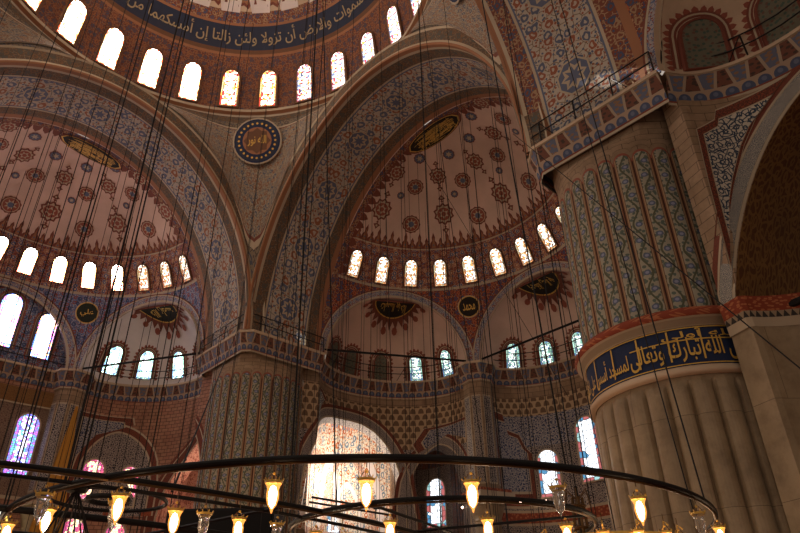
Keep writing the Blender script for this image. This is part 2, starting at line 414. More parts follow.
def medallion_ornate(mb, fn, s=1.0):
    mb.fan(fn, [(x, y * 1.12) for x, y in star(.74 * s, .6 * s, 10, a0=pi / 2)], .03, 'dark_red')
    mb.fan(fn, [(x, y * 1.12) for x, y in star(.6 * s, .47 * s, 10, a0=pi / 2)], .035, 'cream'); mb.fan(fn, circ(.46 * s), .04, 'red')
    mb.fan(fn, star(.38 * s, .2 * s, 6, a0=pi / 2), .045, 'cream'); mb.fan(fn, circ(.17 * s, 10), .05, 'red')
    for sg in (1, -1):
        mb.fan(fn, [(0, sg * .8 * s), (.1 * s, sg * .92 * s), (0, sg * 1.0 * s), (-.1 * s, sg * .92 * s)], .03, 'dark_red')
        mb.fan(fn, [(0, sg * .98 * s), (.26 * s, sg * 1.1 * s), (.12 * s, sg * 1.24 * s), (0, sg * 1.42 * s), (-.12 * s, sg * 1.24 * s), (-.26 * s, sg * 1.1 * s)], .03, 'dark_red')
        mb.fan(fn, circ(.08 * s, 8, 0, sg * 1.17 * s), .035, 'cream')
def leaf_row(mb, fn, x0, x1, step, h, y0=0.0, cols=('dark_red', 'red')):
    n = max(1, int(round((x1 - x0) / step))); st = (x1 - x0) / n
    for i in range(n):
        x = x0 + st * (i + .5); hh = h if i % 2 == 0 else h * .68; w = st * .56
        mb.fan(fn, [(x - w, y0), (x + w, y0), (x + w * .8, y0 + hh * .35), (x + w * .35, y0 + hh * .5), (x + w * .42, y0 + hh * .7), (x, y0 + hh), (x - w * .42, y0 + hh * .7), (x - w * .35, y0 + hh * .5), (x - w * .8, y0 + hh * .35)], .03, cols[0])
        mb.fan(fn, [(x - w * .5, y0 + hh * .05), (x + w * .5, y0 + hh * .05), (x + w * .25, y0 + hh * .42), (x, y0 + hh * .72), (x - w * .25, y0 + hh * .42)], .036, 'orange')
        mb.fan(fn, circ(w * .2, 8, x, y0 + hh * .22), .042, 'blue')
def arch_outline(w, h, n=12, grow=0.0):
    """round headed outline, centre at half height; bottom left round to bottom right"""
    r = w / 2; rise = r * 1.12; hs = h / 2 - rise
    pts = [(-r - grow, -h / 2)]
    for i in range(n + 1):
        a = pi - pi * i / n; pts.append(((r + grow) * cos(a), hs + (rise + grow) * sin(a)))
    pts.append((r + grow, -h / 2)); return pts
def surround(mb, fn, w, h, d=.42, k=None):
    """painted scalloped halo of red petals round a window"""
    a = arch_outline(w, h, 14, .1); b = arch_outline(w, h, 14, .1 + d * .55)
    mb.ribbon(fn, a, b, .02, 'dark_red'); c = arch_outline(w, h, 14, .1 + d * .2); e = arch_outline(w, h, 14, .1 + d * .36); mb.ribbon(fn, c, e, .027, 'cream')
    pts = []
    o = arch_outline(w, h, 28, .1 + d * .5); L = [0]
    for i in range(1, len(o)): L.append(L[-1] + hypot(o[i][0] - o[i - 1][0], o[i][1] - o[i - 1][1]))
    n = int(L[-1] / (d * .6))
    for q in range(n + 1):
        l = L[-1] * q / n; i = max(j for j in range(len(L)) if L[j] <= l + 1e-9); i = min(i, len(o) - 2)
        f = (l - L[i]) / max(1e-6, L[i + 1] - L[i]); x = o[i][0] + (o[i + 1][0] - o[i][0]) * f; y = o[i][1] + (o[i + 1][1] - o[i][1]) * f
        tx, ty = o[i + 1][0] - o[i][0], o[i + 1][1] - o[i][1]; tl = hypot(tx, ty); tx /= tl; ty /= tl; nx, ny = -ty, tx
        s = d * .27; hh = d * .5
        mb.fan(fn, [(x - tx * s, y - ty * s), (x + tx * s, y + ty * s), (x + tx * s * .9 + nx * hh * .5, y + ty * s * .9 + ny * hh * .5), (x + nx * hh, y + ny * hh), (x - tx * s * .9 + nx * hh * .5, y - ty * s * .9 + ny * hh * .5)], .02, 'red')
WN = [0]
def window(fn, w, h, pane, frame='cream', depth=.1, fw=.1, label=None):
    WN[0] += 1; nm = 'window_%d' % WN[0]
    mb = MB(); o = arch_outline(w, h, 10)
    c0 = (0, 0); n0 = len(mb.v); mb.v.append(fn(0, 0, .05)); mb.v += [fn(x, y, .05) for x, y in o]; k = len(o); mi = mb.mat(pane)
    P = [(0, h / 2)] + [(x, y + h / 2) for x, y in o]
    for i in range(k):
        j = (i + 1) % k; mb.f.append((n0, n0 + 1 + i, n0 + 1 + j)); mb.uv += [P[0], P[1 + i], P[1 + j]]; mb.mi.append(mi)
    ob = struct(mb.make(nm))
    fb = MB(); a = arch_outline(w, h, 10, -.005); b = arch_outline(w, h, 10, fw)
    a = a + [a[0]]; b = b + [b[0]]
    b[0] = (b[0][0], b[0][1] - fw); b[-2] = (b[-2][0], b[-2][1] - fw); b[-1] = b[0]
    fb.ribbon(fn, a, b, depth, frame)
    for q in (a, b):
        n0 = len(fb.v); fb.v += [fn(x, y, depth) for x, y in q] + [fn(x, y, -.02) for x, y in q]; kk = len(q); mi = fb.mat(frame)
        for i in range(kk - 1): fb.f.append((n0 + i, n0 + i + 1, n0 + kk + i + 1, n0 + kk + i)); fb.uv += [(i, 0), (i + 1, 0), (i + 1, 1), (i, 1)]; fb.mi.append(mi)
    fb.make('window_frame', ob)
    return ob
# surface maps fn(dx, dy, ins) ------------------------------------------------
def map_semi(side, az0, ph0):
    f = radians(ph0); m = sqrt((B_ * sin(f)) ** 2 + (HA * cos(f)) ** 2)
    def fn(dx, dy, ins):
        ph = ph0 + math_deg(dy / m); r = B_ * cos(radians(ph))
        return semi(side, az0 - math_deg(dx / max(r, .8)), ph, ins)
    return fn
def map_semi_row(side, ph0):            # x = metres along the ring at ph0, from az 0
    r0 = B_ * cos(radians(ph0)); f = radians(ph0); m = sqrt((B_ * sin(f)) ** 2 + (HA * cos(f)) ** 2)
    return lambda dx, dy, ins: semi(side, math_deg(dx / r0), ph0 + math_deg(dy / m), ins)
def math_deg(x): return x * 180 / pi
def map_dome(th0, ph0):
    f = radians(ph0); m = sqrt((RD * sin(f)) ** 2 + (HD * cos(f)) ** 2)
    return lambda dx, dy, ins: dome(th0 - math_deg(dx / (RD * cos(f))), ph0 + math_deg(dy / m), ins)
def map_conch(side, ang, t0, e0, k=KX):
    T_ = radians(t0); sp = CX * sqrt(sin(T_) ** 2 + (k * cos(T_)) ** 2) * cos(radians(e0))
    return lambda dx, dy, ins: conch(side, ang, t0 - math_deg(dx / sp), e0 + math_deg(dy / CZ), ins, k)
def map_sq(side, ang, k=KX):
    return lambda dx, dy, ins: conch_s(side, ang, dx, dy / (k * CX), ins, k)
def map_wall(side, ang, t0, z0, k=KX, off=0.0):
    T_ = radians(t0); sp = CX * sqrt(sin(T_) ** 2 + (k * cos(T_)) ** 2)
    return lambda dx, dy, ins: exwall(side, ang, t0 - math_deg(dx / sp), z0 + dy, ins - off, k)
def map_flat(side, ang, s0, z0, d):
    return lambda dx, dy, ins: ex_frame(side, ang, s0 + dx, d - ins, z0 + dy)
def map_pend(th0, q0):
    import math
    e = 1e-3
    p0, p1 = Vector(pend(th0, q0)), Vector(pend(th0 + e, q0)); p2 = Vector(pend(th0, q0 + e))
    a, b = (p1 - p0).length / e, (p2 - p0).length / e
    return lambda dx, dy, ins: pend(th0 - dx / a, q0 - dy / b, ins)
# ---------------------------------------------------------------- sweeps
def sweep(mb, path, prof, sgn=1.0, mats=None, u0=0.0):
    """prof: list of (into_wall, z); path 2d points in order; wall lies on the side sgn*left"""
    n = len(path); N = []
    for i in range(n):
        ds = []
        if i > 0: ds.append(Vector(path[i]) - Vector(path[i - 1]))
        if i < n - 1: ds.append(Vector(path[i + 1]) - Vector(path[i]))
        ns = [Vector((-d.y, d.x)).normalized() * sgn for d in ds]
        if len(ns) == 2:
            b = (ns[0] + ns[1]).normalized(); N.append(b / max(.4, b.dot(ns[0])))
        else: N.append(ns[0])
    L = [u0]
    for i in range(1, n): L.append(L[-1] + (Vector(path[i]) - Vector(path[i - 1])).length)
    zs = [0]
    for j in range(1, len(prof)): zs.append(hypot(prof[j][0] - prof[j - 1][0], prof[j][1] - prof[j - 1][1]))
    for j in range(len(prof) - 1):
        (o0, z0), (o1, z1) = prof[j], prof[j + 1]; m = mats[j]; mi = mb.mat(m); h = zs[j + 1]; base = len(mb.v)
        for i in range(n):
            p = Vector(path[i]); a = p + N[i] * o0; b = p + N[i] * o1
            mb.v += [(a.x, a.y, z0), (b.x, b.y, z1)]
        for i in range(n - 1):
            a = base + 2 * i; mb.f.append((a, a + 2, a + 3, a + 1)); mb.uv += [(L[i], 1 if m in NORM else h), (L[i + 1], 1 if m in NORM else h), (L[i + 1], 0), (L[i], 0)]; mb.mi.append(mi)
    return L[-1]
NORM = ('carved_blocks', 'leaf_band', 'dentil_band')
CORN = [(.9, ZC + .02), (0, ZC), (0, ZC - .13), (.06, ZC - .15), (.24, ZC - .72), (.20, ZC - .75), (.30, ZC - 1.12), (.34, ZC - 1.15), (.36, ZC - 1.25)]
CORNM = ['cream', 'plaster_cream', 'cream', 'carved_blocks', 'dark_red', 'leaf_band', 'red', 'cream']
# ================================================================ the place
make_materials()
SM, SMD = 'pane_upper', 'pane_dome'
pane_mat('pane_dome', 1.25, 3.3, 24.0, ('e8a04a', 'a83a22', 'c9b48a'), .72, 8.0, 'fff6ea')
pane_mat('pane_dome_mid', 1.12, 2.95, 7.0, ('b8702a', '7a1c10', '8a7a50'), .6, 7.0, 'fff6ea', .09)
pane_mat('pane_dome_dim', 1.25, 3.3, 3.2, ('d8984a', '9c3a4a', '6a7a9a'), .62, 8.0, 'fff4ee')
pane_mat('pane_west', .95, 2.0, 26.0, ('d9a45a', '9c4a3a', 'c9a06a'), .7, 9.0, 'fff4ea', .07)
pane_mat('pane_west_dim', .95, 2.0, 2.0, ('c98a4a', '9c4a2a', 'b99a6a'), .55, 9.0, 'fff0dc', .1)
pane_mat('pane_north', .95, 2.0, 2.6, ('c98a4a', '8c5a3a', '9a8a6a'), .5, 9.0, 'fff6ea', .10)
pane_mat('pane_exedra', .9, 1.9, 2.2, ('6a9a8a', '4a6a8a', '9ac0b0'), .5, 9.0, 'f2fff8', .12)
pane_mat('pane_exedra_west', .9, 1.9, 6.0, ('7ab09a', '5a7a9a', 'b0d8c0'), .7, 8.0, 'f8fbff', .08)
pane_mat('pane_west_big', 1.2, 3.4, 12.0, ('b05aa0', '5a7ad0', 'c0906a'), .72, 6.0, 'fff2ff', .05, .2)
pane_mat('pane_low_blue', 1.3, 3.9, 2.6, ('6a6ad8', '9a5ac0', '5a9aaa'), .55, 7.0, 'f0ecff', .07, .24, .7)
pane_mat('pane_low_red', 1.3, 2.6, 2.2, ('c84a6a', 'e09ab0', 'a03a6a'), .6, 7.0, 'ffe0a8', .07, .22, .7)
pane_mat('pane_low_yellow', 1.3, 2.6, 2.2, ('d8b04a', '9ab04a', 'b07a3a'), .6, 6.0, 'f6fff0', .07, .24, .7)
pane_mat('pane_north_big', 1.3, 3.9, 1.7, ('3a6a8a', '8c4a4a', '7aa0a0'), .88, 2.9, 'eef6ff', .05, .2, .9)
pane_mat('pane_blind', .9, 1.9, .0, ('6a8a7a', '5a6a7a', '8a8a70'), .3, 8.0, '9aa890', .1)
t = T('pane_blind_paint', .8); d_, r_, g_ = t.vor(t.vec(t.u, t.v), 6.0)
M['pane_blind'] = t.done(t.mix(d_.lt(.3), hx('6f6a58'), t.mix(r_.gt(.5), hx('4d5c50'), hx('6d5244'))))

# ---------------------------------------------------------------- great arches
def great_arch(side, fn_face, fn, floral, border1, border2, name='trim_1'):
    """fn(al, depth, ins) soffit; depth 0 dome side"""
    mb = MB(); als = lsp(0, 180, 73); D = 2 * W_
    arc = lambda al: radians(al) * 11.6
    for d0, d1, m in ((0, .12, 'orange'), (.12, .3, 'cream'), (.3, 1.05, border1), (1.05, 1.17, 'cream'), (1.17, 1.25, 'blue'), (1.25, 4.05, floral), (4.05, 4.13, 'blue'), (4.13, 4.25, 'cream'), (4.25, 4.95, border2), (4.95, D, 'orange')):
        mb.grid(lambda al, d: fn(al, d, 0), als, [d0, d1], m, lambda al, d: (arc(al), d))
    for i in range(9):                       # painted polygonal medallions along the soffit
        al = 10 + 20 * i
        f = lambda dx, dy, ins, al=al: fn(al + math_deg(dx / 11.6), 2.65 + dy, ins)
        mb.fan(f, circ(.78, 8, a0=pi / 8), .03, 'cream'); mb.fan(f, circ(.70, 8, a0=pi / 8), .035, 'blue'); mb.fan(f, star(.58, .40, 8), .04, 'cream'); mb.fan(f, star(.46, .2, 8), .045, 'blue')
    # archivolt facing the dome
    def face(al, g, o): return fn_face(al, g, o)
    rows = [(0, 0, .16), (.16, .04, 'orange'), (.2, .16, 'cream'), (.75, .14, border2), (.85, .18, 'orange')]
    segs = [(0, .0, 0, .14, 'orange'), (0, .14, .12, .16, 'orange'), (.12, .16, .26, .12, 'cream'), (.26, .12, .95, .10, border1), (.95, .10, 1.06, .16, 'cream'), (1.06, .16, 1.16, .0, 'orange')]
    for g0, o0, g1, o1, m in segs:
        mb.grid(lambda al, k: face(al, (g0, g1)[k], (o0, o1)[k]), als, [0, 1], m, lambda al, k: (arc(al), (g0, g1)[k]))
    return struct(mb.make(name, smooth=False))
def arch_pt(al, ins=0.0): return (-(B_ - ins) * cos(radians(al)), ZC + (HA - ins) * sin(radians(al)))
def nf(al, d, ins): x, z = arch_pt(al, ins); return (x, B_ + d, z)
def nface(al, g, o): x, z = arch_pt(al, -g); return (x, B_ - o, z)
def wf(al, d, ins): x, z = arch_pt(al, ins); return (-B_ - d, x, z)
def wface(al, g, o): x, z = arch_pt(al, -g); return (-B_ + o, x, z)
def ef(al, d, ins): x, z = arch_pt(al, ins); return (B_ + d, x, z)
def eface(al, g, o): x, z = arch_pt(al, -g); return (B_ - o, x, z)
great_arch('N', nface, nf, 'arch_floral', 'arch_border', 'arch_border', 'trim_1')
great_arch('W', wface, wf, 'arch_floral', 'arch_border', 'arch_border', 'trim_2')
great_arch('E', eface, ef, 'arch_floral_fine', 'arch_border_red', 'arch_border_red', 'trim_3')

# ---------------------------------------------------------------- pendentives and main dome
mb = MB()
for th0 in (45, 135, 225, 315):
    qs = lsp(0, 1, 41); ths = lsp(th0 - 45, th0 + 45, 61)
    mb.grid(lambda th, q: pend(th, q), ths, qs, lambda i, j: 'cream' if j == 0 else 'arch_border' if j < 4 else 'pend_field', lambda th, q: (radians(th) * 12.5, q * 10))
    # panel outline: a triangle of lighter arabesque with cream lines
    for g, m, ins in ((0.0, 'cream', .08), (.02, 'dark_red', .095), (.03, 'pend_inner', .11)):
        left = []
        for i in range(41):
            q = .17 + g + (.86 - 2.2 * g - .17) * i / 40; half = 34 * (1 - (q / .96) ** 1.4) * (1 - 1.3 * g)
            left.append((q, half))
        n0 = len(mb.v)
        for q, hf in left:
            for k in range(25): mb.v.append(pend(th0 - hf + 2 * hf * k / 24, q, ins))
        mi = mb.mat(m)
        for i in range(40):
            for k in range(24):
                a = n0 + i * 25 + k; mb.f.append((a, a + 25, a + 26, a + 1))
                mb.uv += [(k * .4, left[i][0] * 14), (k * .4, left[i + 1][0] * 14), (k * .4 + .4, left[i + 1][0] * 14), (k * .4 + .4, left[i][0] * 14)]; mb.mi.append(mi)
struct(mb.make('ceiling'))
mb = MB()                                    # ring cornice under the drum
path = [(RD * cos(radians(a)), RD * sin(radians(a))) for a in lsp(0, 360, 97)]
sweep(mb, path, [(0, 33.0), (-.22, 33.12), (-.25, 33.3), (-.1, 33.42), (.15, 33.44)], -1, ['orange', 'cream', 'arch_border', 'cream'])
struct(mb.make('trim_4'))
mb = MB(); ths = lsp(0, 360, 113)
for p0, p1, m, n in ((0, 22.5, 'drum_dome', 6), (22.5, 23.5, 'orange', 2), (23.5, 25, 'brown', 2), (25, 33.5, 'dome_navy', 4), (33.5, 34.4, 'orange', 2), (34.4, 38.5, 'arch_border_red', 3), (38.5, 89.5, 'plaster_cream', 14)):
    mb.grid(lambda th, ph: dome(th, ph), ths, lsp(p0, p1, n), m, lambda th, ph: (radians(th) * 11, radians(ph) * 11))
for i in range(28):
    th = 360 / 28 * (i + .5)
    if 20 < th < 260:
        f = map_dome(th, 46)
        mb.fan(f, [(-.55, -1.6), (.55, -1.6), (.8, 0), (.5, 1.4), (0, 2.2), (-.5, 1.4), (-.8, 0)], .03, 'plaster_pale')
        f = map_dome(th + 6.43, 44)
        mb.fan(f, star(.95, .7, 9), .035, 'dark_red'); mb.fan(f, star(.7, .5, 9), .04, 'orange'); mb.fan(f, circ(.38, 12), .045, 'blue')
        mb.fan(f, [(-.35, .8), (.35, .8), (.5, 2), (0, 3.2), (-.5, 2)], .035, 'red')
f = lambda x, y, ins: dome(135 - math_deg(x / 10.3), 29.2 + math_deg(y / 11.2), ins)
V1 = 'إن الله يمسك السموات والأرض أن تزولا ولئن زالتا إن أمسكهما من أحد من بعده'
lay_text(mb, V1, f, -13.5, 13.5, -.62, .68, .05, 'dim_gold')
struct(mb.make('ceiling'))
for i in range(28):
    th = 139.07 + 360 / 28 * (i - 13.5)
    window(map_dome(th, 9.4), 1.12, 2.95, 'pane_dome' if th > 158 else 'pane_dome_mid' if th > 124 else 'pane_dome_dim', 'brown', fw=.14)

# ---------------------------------------------------------------- half domes
def half_dome(side, arch_m, zone, drum, plaster, angs):
    mb = MB(); azs = lsp(0, 180, 61)
    for p0, p1, m, n in ((25.6, 26.4, 'cream', 2), (26.4, 39.5, drum, 5), (39.5, 40.2, 'cream', 2), (40.2, 88, plaster, 16)):
        mb.grid(lambda az, ph: semi(side, az, ph), azs, lsp(p0, p1, n), m, lambda az, ph: (radians(az) * 8.8, radians(ph) * 12))
    L = radians(180) * B_ * cos(radians(40))
    leaf_row(mb, map_semi_row(side, 40), .6, L - .6, .52, 1.15)
    # scalloped border along the great arch
    def edge(x, y, ins):
        al = radians(8 + (x / 11.5) * 180 / pi); v = .05 + y; Ap = sqrt((B_ - ins) ** 2 - v * v); Hp = (HA - ins) * Ap / (B_ - ins)
        return loc2w(side, Ap * cos(al), v / KV[side] if v > .5 else v, ZC + Hp * sin(al))
    LE = radians(164) * 11.5
    mb.ribbon(edge, [(LE * i / 60, 0) for i in range(61)], [(LE * i / 60, .42) for i in range(61)], .02, 'arch_border_red')
    if True:
        n = 52
        for i in range(n):
            x = LE * (i + .5) / n; w = LE / n * .5
            if 4 < x < LE - 4: mb.fan(edge, [(x - w, .42), (x + w, .42), (x + w * .7, .75), (x, 1.0), (x - w * .7, .75)], .025, 'dark_red')
    for k in range(-4, 5):                   # rows of medallions
        az = 85.5 + 20 * k
        if not 3 < az < 177: continue
        if k % 2 == 0:
            medallion_ornate(mb, map_semi(side, az, 52), 1.0); medallion_ornate(mb, map_semi(side, az, 66.5), .82)
        else:
            medallion_round(mb, map_semi(side, az, 48.6), 1.0); medallion_round(mb, map_semi(side, az, 62.4), .9)
            medallion_small(mb, map_semi(side, az, 73.8), .95)
    for az in (25.5, 65.5, 105.5, 145.5): medallion_small(mb, map_semi(side, az + 10, 58.5), .0001 + .62)
    # zone between the exedra arches
    for ang in angs:
        rows = 8; cols = 33
        A = lsp(ang - 30, ang + 30, cols)
        def low(az):
            ph = 0.0
            for _ in range(30):
                s = B_ * cos(radians(ph)) * sin(radians(az - ang)); zz = CZ * sqrt(max(0, 1 - (s / CX) ** 2)); ph = .5 * ph + .5 * math_deg(asin(min(1, zz / HA)))
            return ph
        lows = [low(a) for a in A]
        mb.grid(lambda i, q: semi(side, A[int(i)], lows[int(i)] + (25.6 - lows[int(i)]) * q), list(range(cols)), lsp(0, 1, rows), zone, lambda i, q: (radians(A[int(i)]) * 10, (lows[int(i)] + (25.6 - lows[int(i)]) * q) * .2))
        # arch bands
        def band(c0, c1, ins, m):
            es = [180 * i / 40 for i in range(41)]
            def pt(e, c, ins):
                E_ = radians(e); s = (CX + c) * cos(E_); z = ZC + (CZ + c * .9) * sin(E_); r = semi_r(z) - ins
                return ex_frame(side, ang, s, sqrt(max(0, r * r - s * s)), z)
            mb.grid(lambda e, k: pt(e, (c0, c1)[k], ins), es, [0, 1], m, lambda e, k: (radians(e) * 5, (c0, c1)[k]))
        band(-.05, .10, .07, 'cream'); band(.10, .42, .06, arch_m); band(.42, .50, .07, 'cream'); band(.5, .58, .06, 'dark_red')
    struct(mb.make('ceiling'))
NB = dict(N=(150, 90, 30), W=(30, 90, 150), E=(150,))
half_dome('N', 'blue_arch', 'exedra_zone', 'drum', 'plaster_rose', NB['N'])
half_dome('W', 'blue_arch', 'blue_zone', 'drum', 'plaster_rose', NB['W'])
half_dome('E', 'blue_arch', 'exedra_zone', 'drum', 'plaster_rose', (150,))
for side in 'NW':
    for k in range(13):
        az = 9 + (13.5 if side == 'N' else 12.95) * k
        if side == 'W' and az > 110: continue
        window(map_semi(side, az, 31.6 + (max(0, az - 9) * .02 if side == 'W' else 0)), .86, 1.85, ('pane_west' if az > 40 else 'pane_west_dim') if side == 'W' else 'pane_north', 'brown', fw=.09)

# ---------------------------------------------------------------- exedrae
def exedra(side, ang, plaster, kinds, k=KX):
    mb = MB()
    def fn(t_, e): return conch(side, ang, t_, e, 0, k)
    mb.grid(fn, lsp(-5, 185, 39), [-1.5] + lsp(0, 89.6, 17), plaster, lambda a, b: (radians(a) * 4, radians(b) * 5))
    for (tt, e, w, h, kd) in kinds:
        surround(mb, map_conch(side, ang, tt, e, k), w, h, .42)
    # painted half rosette under the crown
    f = map_sq(side, ang, k)
    if k > .3:
        n = 13; pts = [(-1.75, .06)]
        for i in range(2 * n + 1):
            a = pi - pi * i / (2 * n); r = 2.0 if i % 2 else 1.62; pts.append((r * cos(a), .06 + r * 1.2 * sin(a)))
        mb.fan(f, pts, .05, 'dark_red', (0, .3))
        for i in range(8):
            a = pi * (i + .5) / 8; mb.fan(f, [(x + 2.08 * cos(a), y + 2.5 * sin(a)) for x, y in circ(.2, 8)], .045, 'red')
    struct(mb.make('ceiling'))
    if k > .3:
        cb = MB(); el = [(-1.35, .1)] + [(1.35 * cos(pi - pi * i / 16), .1 + 1.6 * sin(pi * i / 16)) for i in range(17)]
        cb.fan(f, [(x * 1.06, (y - .1) * 1.07 + .08) for x, y in el], .08, 'gold', (0, .4)); cb.fan(f, el, .10, 'black_gold_ground', (0, .4))
        lay_text(cb, PLQ[len(PL) % len(PLQ)], f, -.9, .9, .3, 1.25, .115, 'gold'); PL.append(1)
        o = cb.make('calligraphy_plaque'); tag(o, *EXL[(side, ang)])
    for (tt, e, w, h, kd) in kinds:
        window(map_conch(side, ang, tt, e, k), w, h, kd, 'dark_red', fw=.07)
PL = []; PLQ = ['الله نور السموات', 'هو الحي القيوم', 'لا إله إلا الله', 'سبحان الله', 'الحمد لله']
g_ = 'gilded calligraphy plaques'
EXL = {('N', 150): ('dark half oval calligraphy plaque topping the niche right of the far pier', 'plaque', g_),
       ('N', 90): ('dark half oval calligraphy plaque topping the niche left of the near pier', 'plaque', g_),
       ('N', 30): ('dark half oval calligraphy plaque in the niche hidden behind the near pier', 'plaque', g_),
       ('W', 30): ('gold lettered half oval plaque topping the pale niche left of the far pier', 'plaque', g_),
       ('E', 150): ('half oval calligraphy plaque in the shaded niche at the top right', 'plaque', g_)}
ee = lambda kinds, e=13: [(a, e, .9, 1.9, b) for a, b in zip((30, 62, 90, 120, 149), kinds)]
exedra('N', 150, 'plaster_rose', [(28, 12.5, .9, 1.9, 'pane_exedra'), (62, 12.5, .9, 1.9, 'pane_exedra'), (95, 12.5, .9, 1.9, 'pane_blind'), (126, 12, .9, 1.9, 'pane_blind'), (152, 12, .9, 1.9, 'pane_blind')])
exedra('N', 90, 'plaster_rose', [(28, 9, .9, 1.9, 'pane_exedra'), (54, 8.5, .9, 1.9, 'pane_exedra'), (85, 8.5, .95, 2.0, 'pane_exedra'), (116, 9, .95, 2.0, 'pane_exedra'), (148, 10, .95, 2.0, 'pane_exedra')])
exedra('N', 30, 'plaster_rose', ee(['pane_exedra'] * 5))
exedra('W', 30, 'plaster_pale', [(26, 17, .9, 1.9, 'pane_blind'), (58, 18, .9, 1.9, 'pane_blind'), (88, 18.5, .95, 2.0, 'pane_exedra_west'), (122, 19.2, 1.0, 2.1, 'pane_exedra_west'), (156, 19.2, 1.0, 2.1, 'pane_exedra_west')])
exedra('E', 150, 'plaster_cream', [(162, 13, 1.2, 2.1, 'pane_blind'), (127, 13.5, 1.2, 2.1, 'pane_blind'), (95, 13.5, 1.2, 2.1, 'pane_blind'), (60, 13.5, 1.2, 2.1, 'pane_blind'), (28, 13.5, 1.2, 2.1, 'pane_blind')])
# middle of the west half dome: flat wall with tall windows under the arch
mb = MB(); es = lsp(0, 180, 41)
def flat(e, q):
    s = CX * cos(radians(e)); z = ZC + CZ * sin(radians(e)) * q
    return ex_frame('W', 90, s, 9.75, z)
mb.grid(flat, es, lsp(0, 1, 9), 'blue_zone', lambda e, q: (CX * cos(radians(e)), CZ * sin(radians(e)) * q))
def lip(e, k):
    E_ = radians(e); z = ZC + CZ * sin(E_); s = CX * cos(E_)
    return ex_frame('W', 90, s, 9.75 if k else sqrt(max(0, semi_r(z) ** 2 - s * s)), z)
mb.grid(lip, es, [0, 1], 'blue_arch', lambda e, k: (radians(e) * 4.8, k))
for s0, z0, w, h in ((3.0, 20.95, 1.15, 3.2), (.55, 21.4, 1.25, 3.7), (-1.9, 21.2, 1.2, 3.6)):
    surround(mb, map_flat('W', 90, s0, z0, 9.75), w, h, .25)
struct(mb.make('wall_west'))
for s0, z0, w, h in ((3.0, 20.95, 1.15, 3.2), (.55, 21.4, 1.25, 3.7), (-1.9, 21.2, 1.2, 3.6)):
    window(map_flat('W', 90, s0, z0, 9.75), w, h, 'pane_west_big', 'blue', fw=.1)
# round calligraphy panels between the niches and on the pendentives
def roundel(fn, r, label, txt, ground='black_gold_ground', big=False):
    cb = MB(); cb.fan(fn, circ(r * 1.12, 28), .07, 'cream'); cb.fan(fn, circ(r * 1.05, 28), .08, 'gold' if not big else 'navy'); cb.fan(fn, circ(r * .97, 28), .09, ground)
    if big:
        cb.fan(fn, star(r * .92, r * .74, 16), .1, 'navy'); cb.fan(fn, circ(r * .66, 24), .11, 'orange'); cb.fan(fn, star(r * .62, r * .5, 8), .12, 'brown')
        for k in range(24):
            a = 2 * pi * k / 24; cb.fan(fn, circ(r * .055, 6, r * .83 * cos(a), r * .83 * sin(a)), .125, 'gold')
    s = .62 if not big else .42
    lay_text(cb, txt, fn, -r * s, r * s, -r * s * .62, r * s * .62, .135, 'gold')
    tag(cb.make('calligraphy_roundel'), label, 'roundel', 'round calligraphy panels')
def disc(th, q, back):                      # flat plate set across the corner vault
    p = Vector(pend(th, q, back)); d = (Vector(pend(th, q + .08)) - Vector(pend(th, q - .08))).normalized()
    e1 = Vector((sin(radians(th)), -cos(radians(th)), 0)); e2 = -d; e2 = (e2 - e1 * e2.dot(e1)).normalized(); nn = e1.cross(e2).normalized()
    if nn.dot(-p) < 0: nn = -nn
    return lambda x, y, i: tuple(p + e1 * x + e2 * y + nn * (i - .05))
roundel(map_semi('N', 119.7, 19.2), .72, 'small round black and gold calligraphy panel between the two niches left of the near pier', 'محمد')
roundel(map_semi('W', 59.4, 19.8), .72, 'small round dark green calligraphy panel between the pale left niche and the tall windows', 'علي', 'green_ground')
roundel(map_semi('N', 60, 19.2), .72, 'small round calligraphy panel behind the near pier', 'عمر')
roundel(disc(135, .31, .42), 1.45, 'large round calligraphy medallion on the corner vault above the far pier', 'الله نور', 'dome_navy', True)
roundel(disc(45, .36, .42), 1.45, 'large round calligraphy medallion at the top edge of the photo above the right half dome', 'محمد رسول', 'dome_navy', True)
def lens(fn, label, w, h, txt, bend=.25, txt2='أن تزولا ولئن زالتا إن أمسكهما من أحد'):
    cb = MB(); n = 18
    def out(sc):
        up = [(-w * sc + 2 * w * sc * i / n, bend * (1 - (2 * i / n - 1) ** 2) + h * sc * sqrt(max(0, 1 - (2 * i / n - 1) ** 2))) for i in range(n + 1)]
        dn = [(w * sc - 2 * w * sc * i / n, bend * (1 - (2 * i / n - 1) ** 2) - h * sc * sqrt(max(0, 1 - (2 * i / n - 1) ** 2)) * .9) for i in range(1, n)]
        return up + dn
    cb.fan(fn, out(1.08), .06, 'dark_red', (0, bend)); cb.fan(fn, out(1.0), .08, 'gold', (0, bend)); cb.fan(fn, out(.95), .1, 'black_gold_ground', (0, bend))
    lay_text(cb, txt, fn, -w * .72, w * .72, bend * .7 - h * .7, bend * .7 + h * .15, .13, 'gold'); lay_text(cb, txt2, fn, -w * .66, w * .66, bend * .9 - h * .1, bend * .9 + h * .75, .13, 'gold')
    cb.patch(fn, out(.8), .11, 'plaque_gold', 4, 1)
    tag(cb.make('calligraphy_plaque'), label, 'plaque', 'gilded calligraphy plaques')
def crown_map(side, u0, v0, rot):      # near the crown of a half dome, from plan offsets
    def fn(dx, dy, ins):
        u = u0 + dx; v = v0 - dy
        r = hypot(u, v * 1.0); A = B_ - ins
        return loc2w(side, u, v, ZC + (HA - ins) * sqrt(max(.0001, 1 - (r / A) ** 2)))
    return fn
lens(crown_map('N', -.2, .75, 0), 'dark crescent calligraphy plaque with gold lettering at the crown of the right half dome', 2.2, .75, 'إن الله يمسك السموات والأرض', -.25)
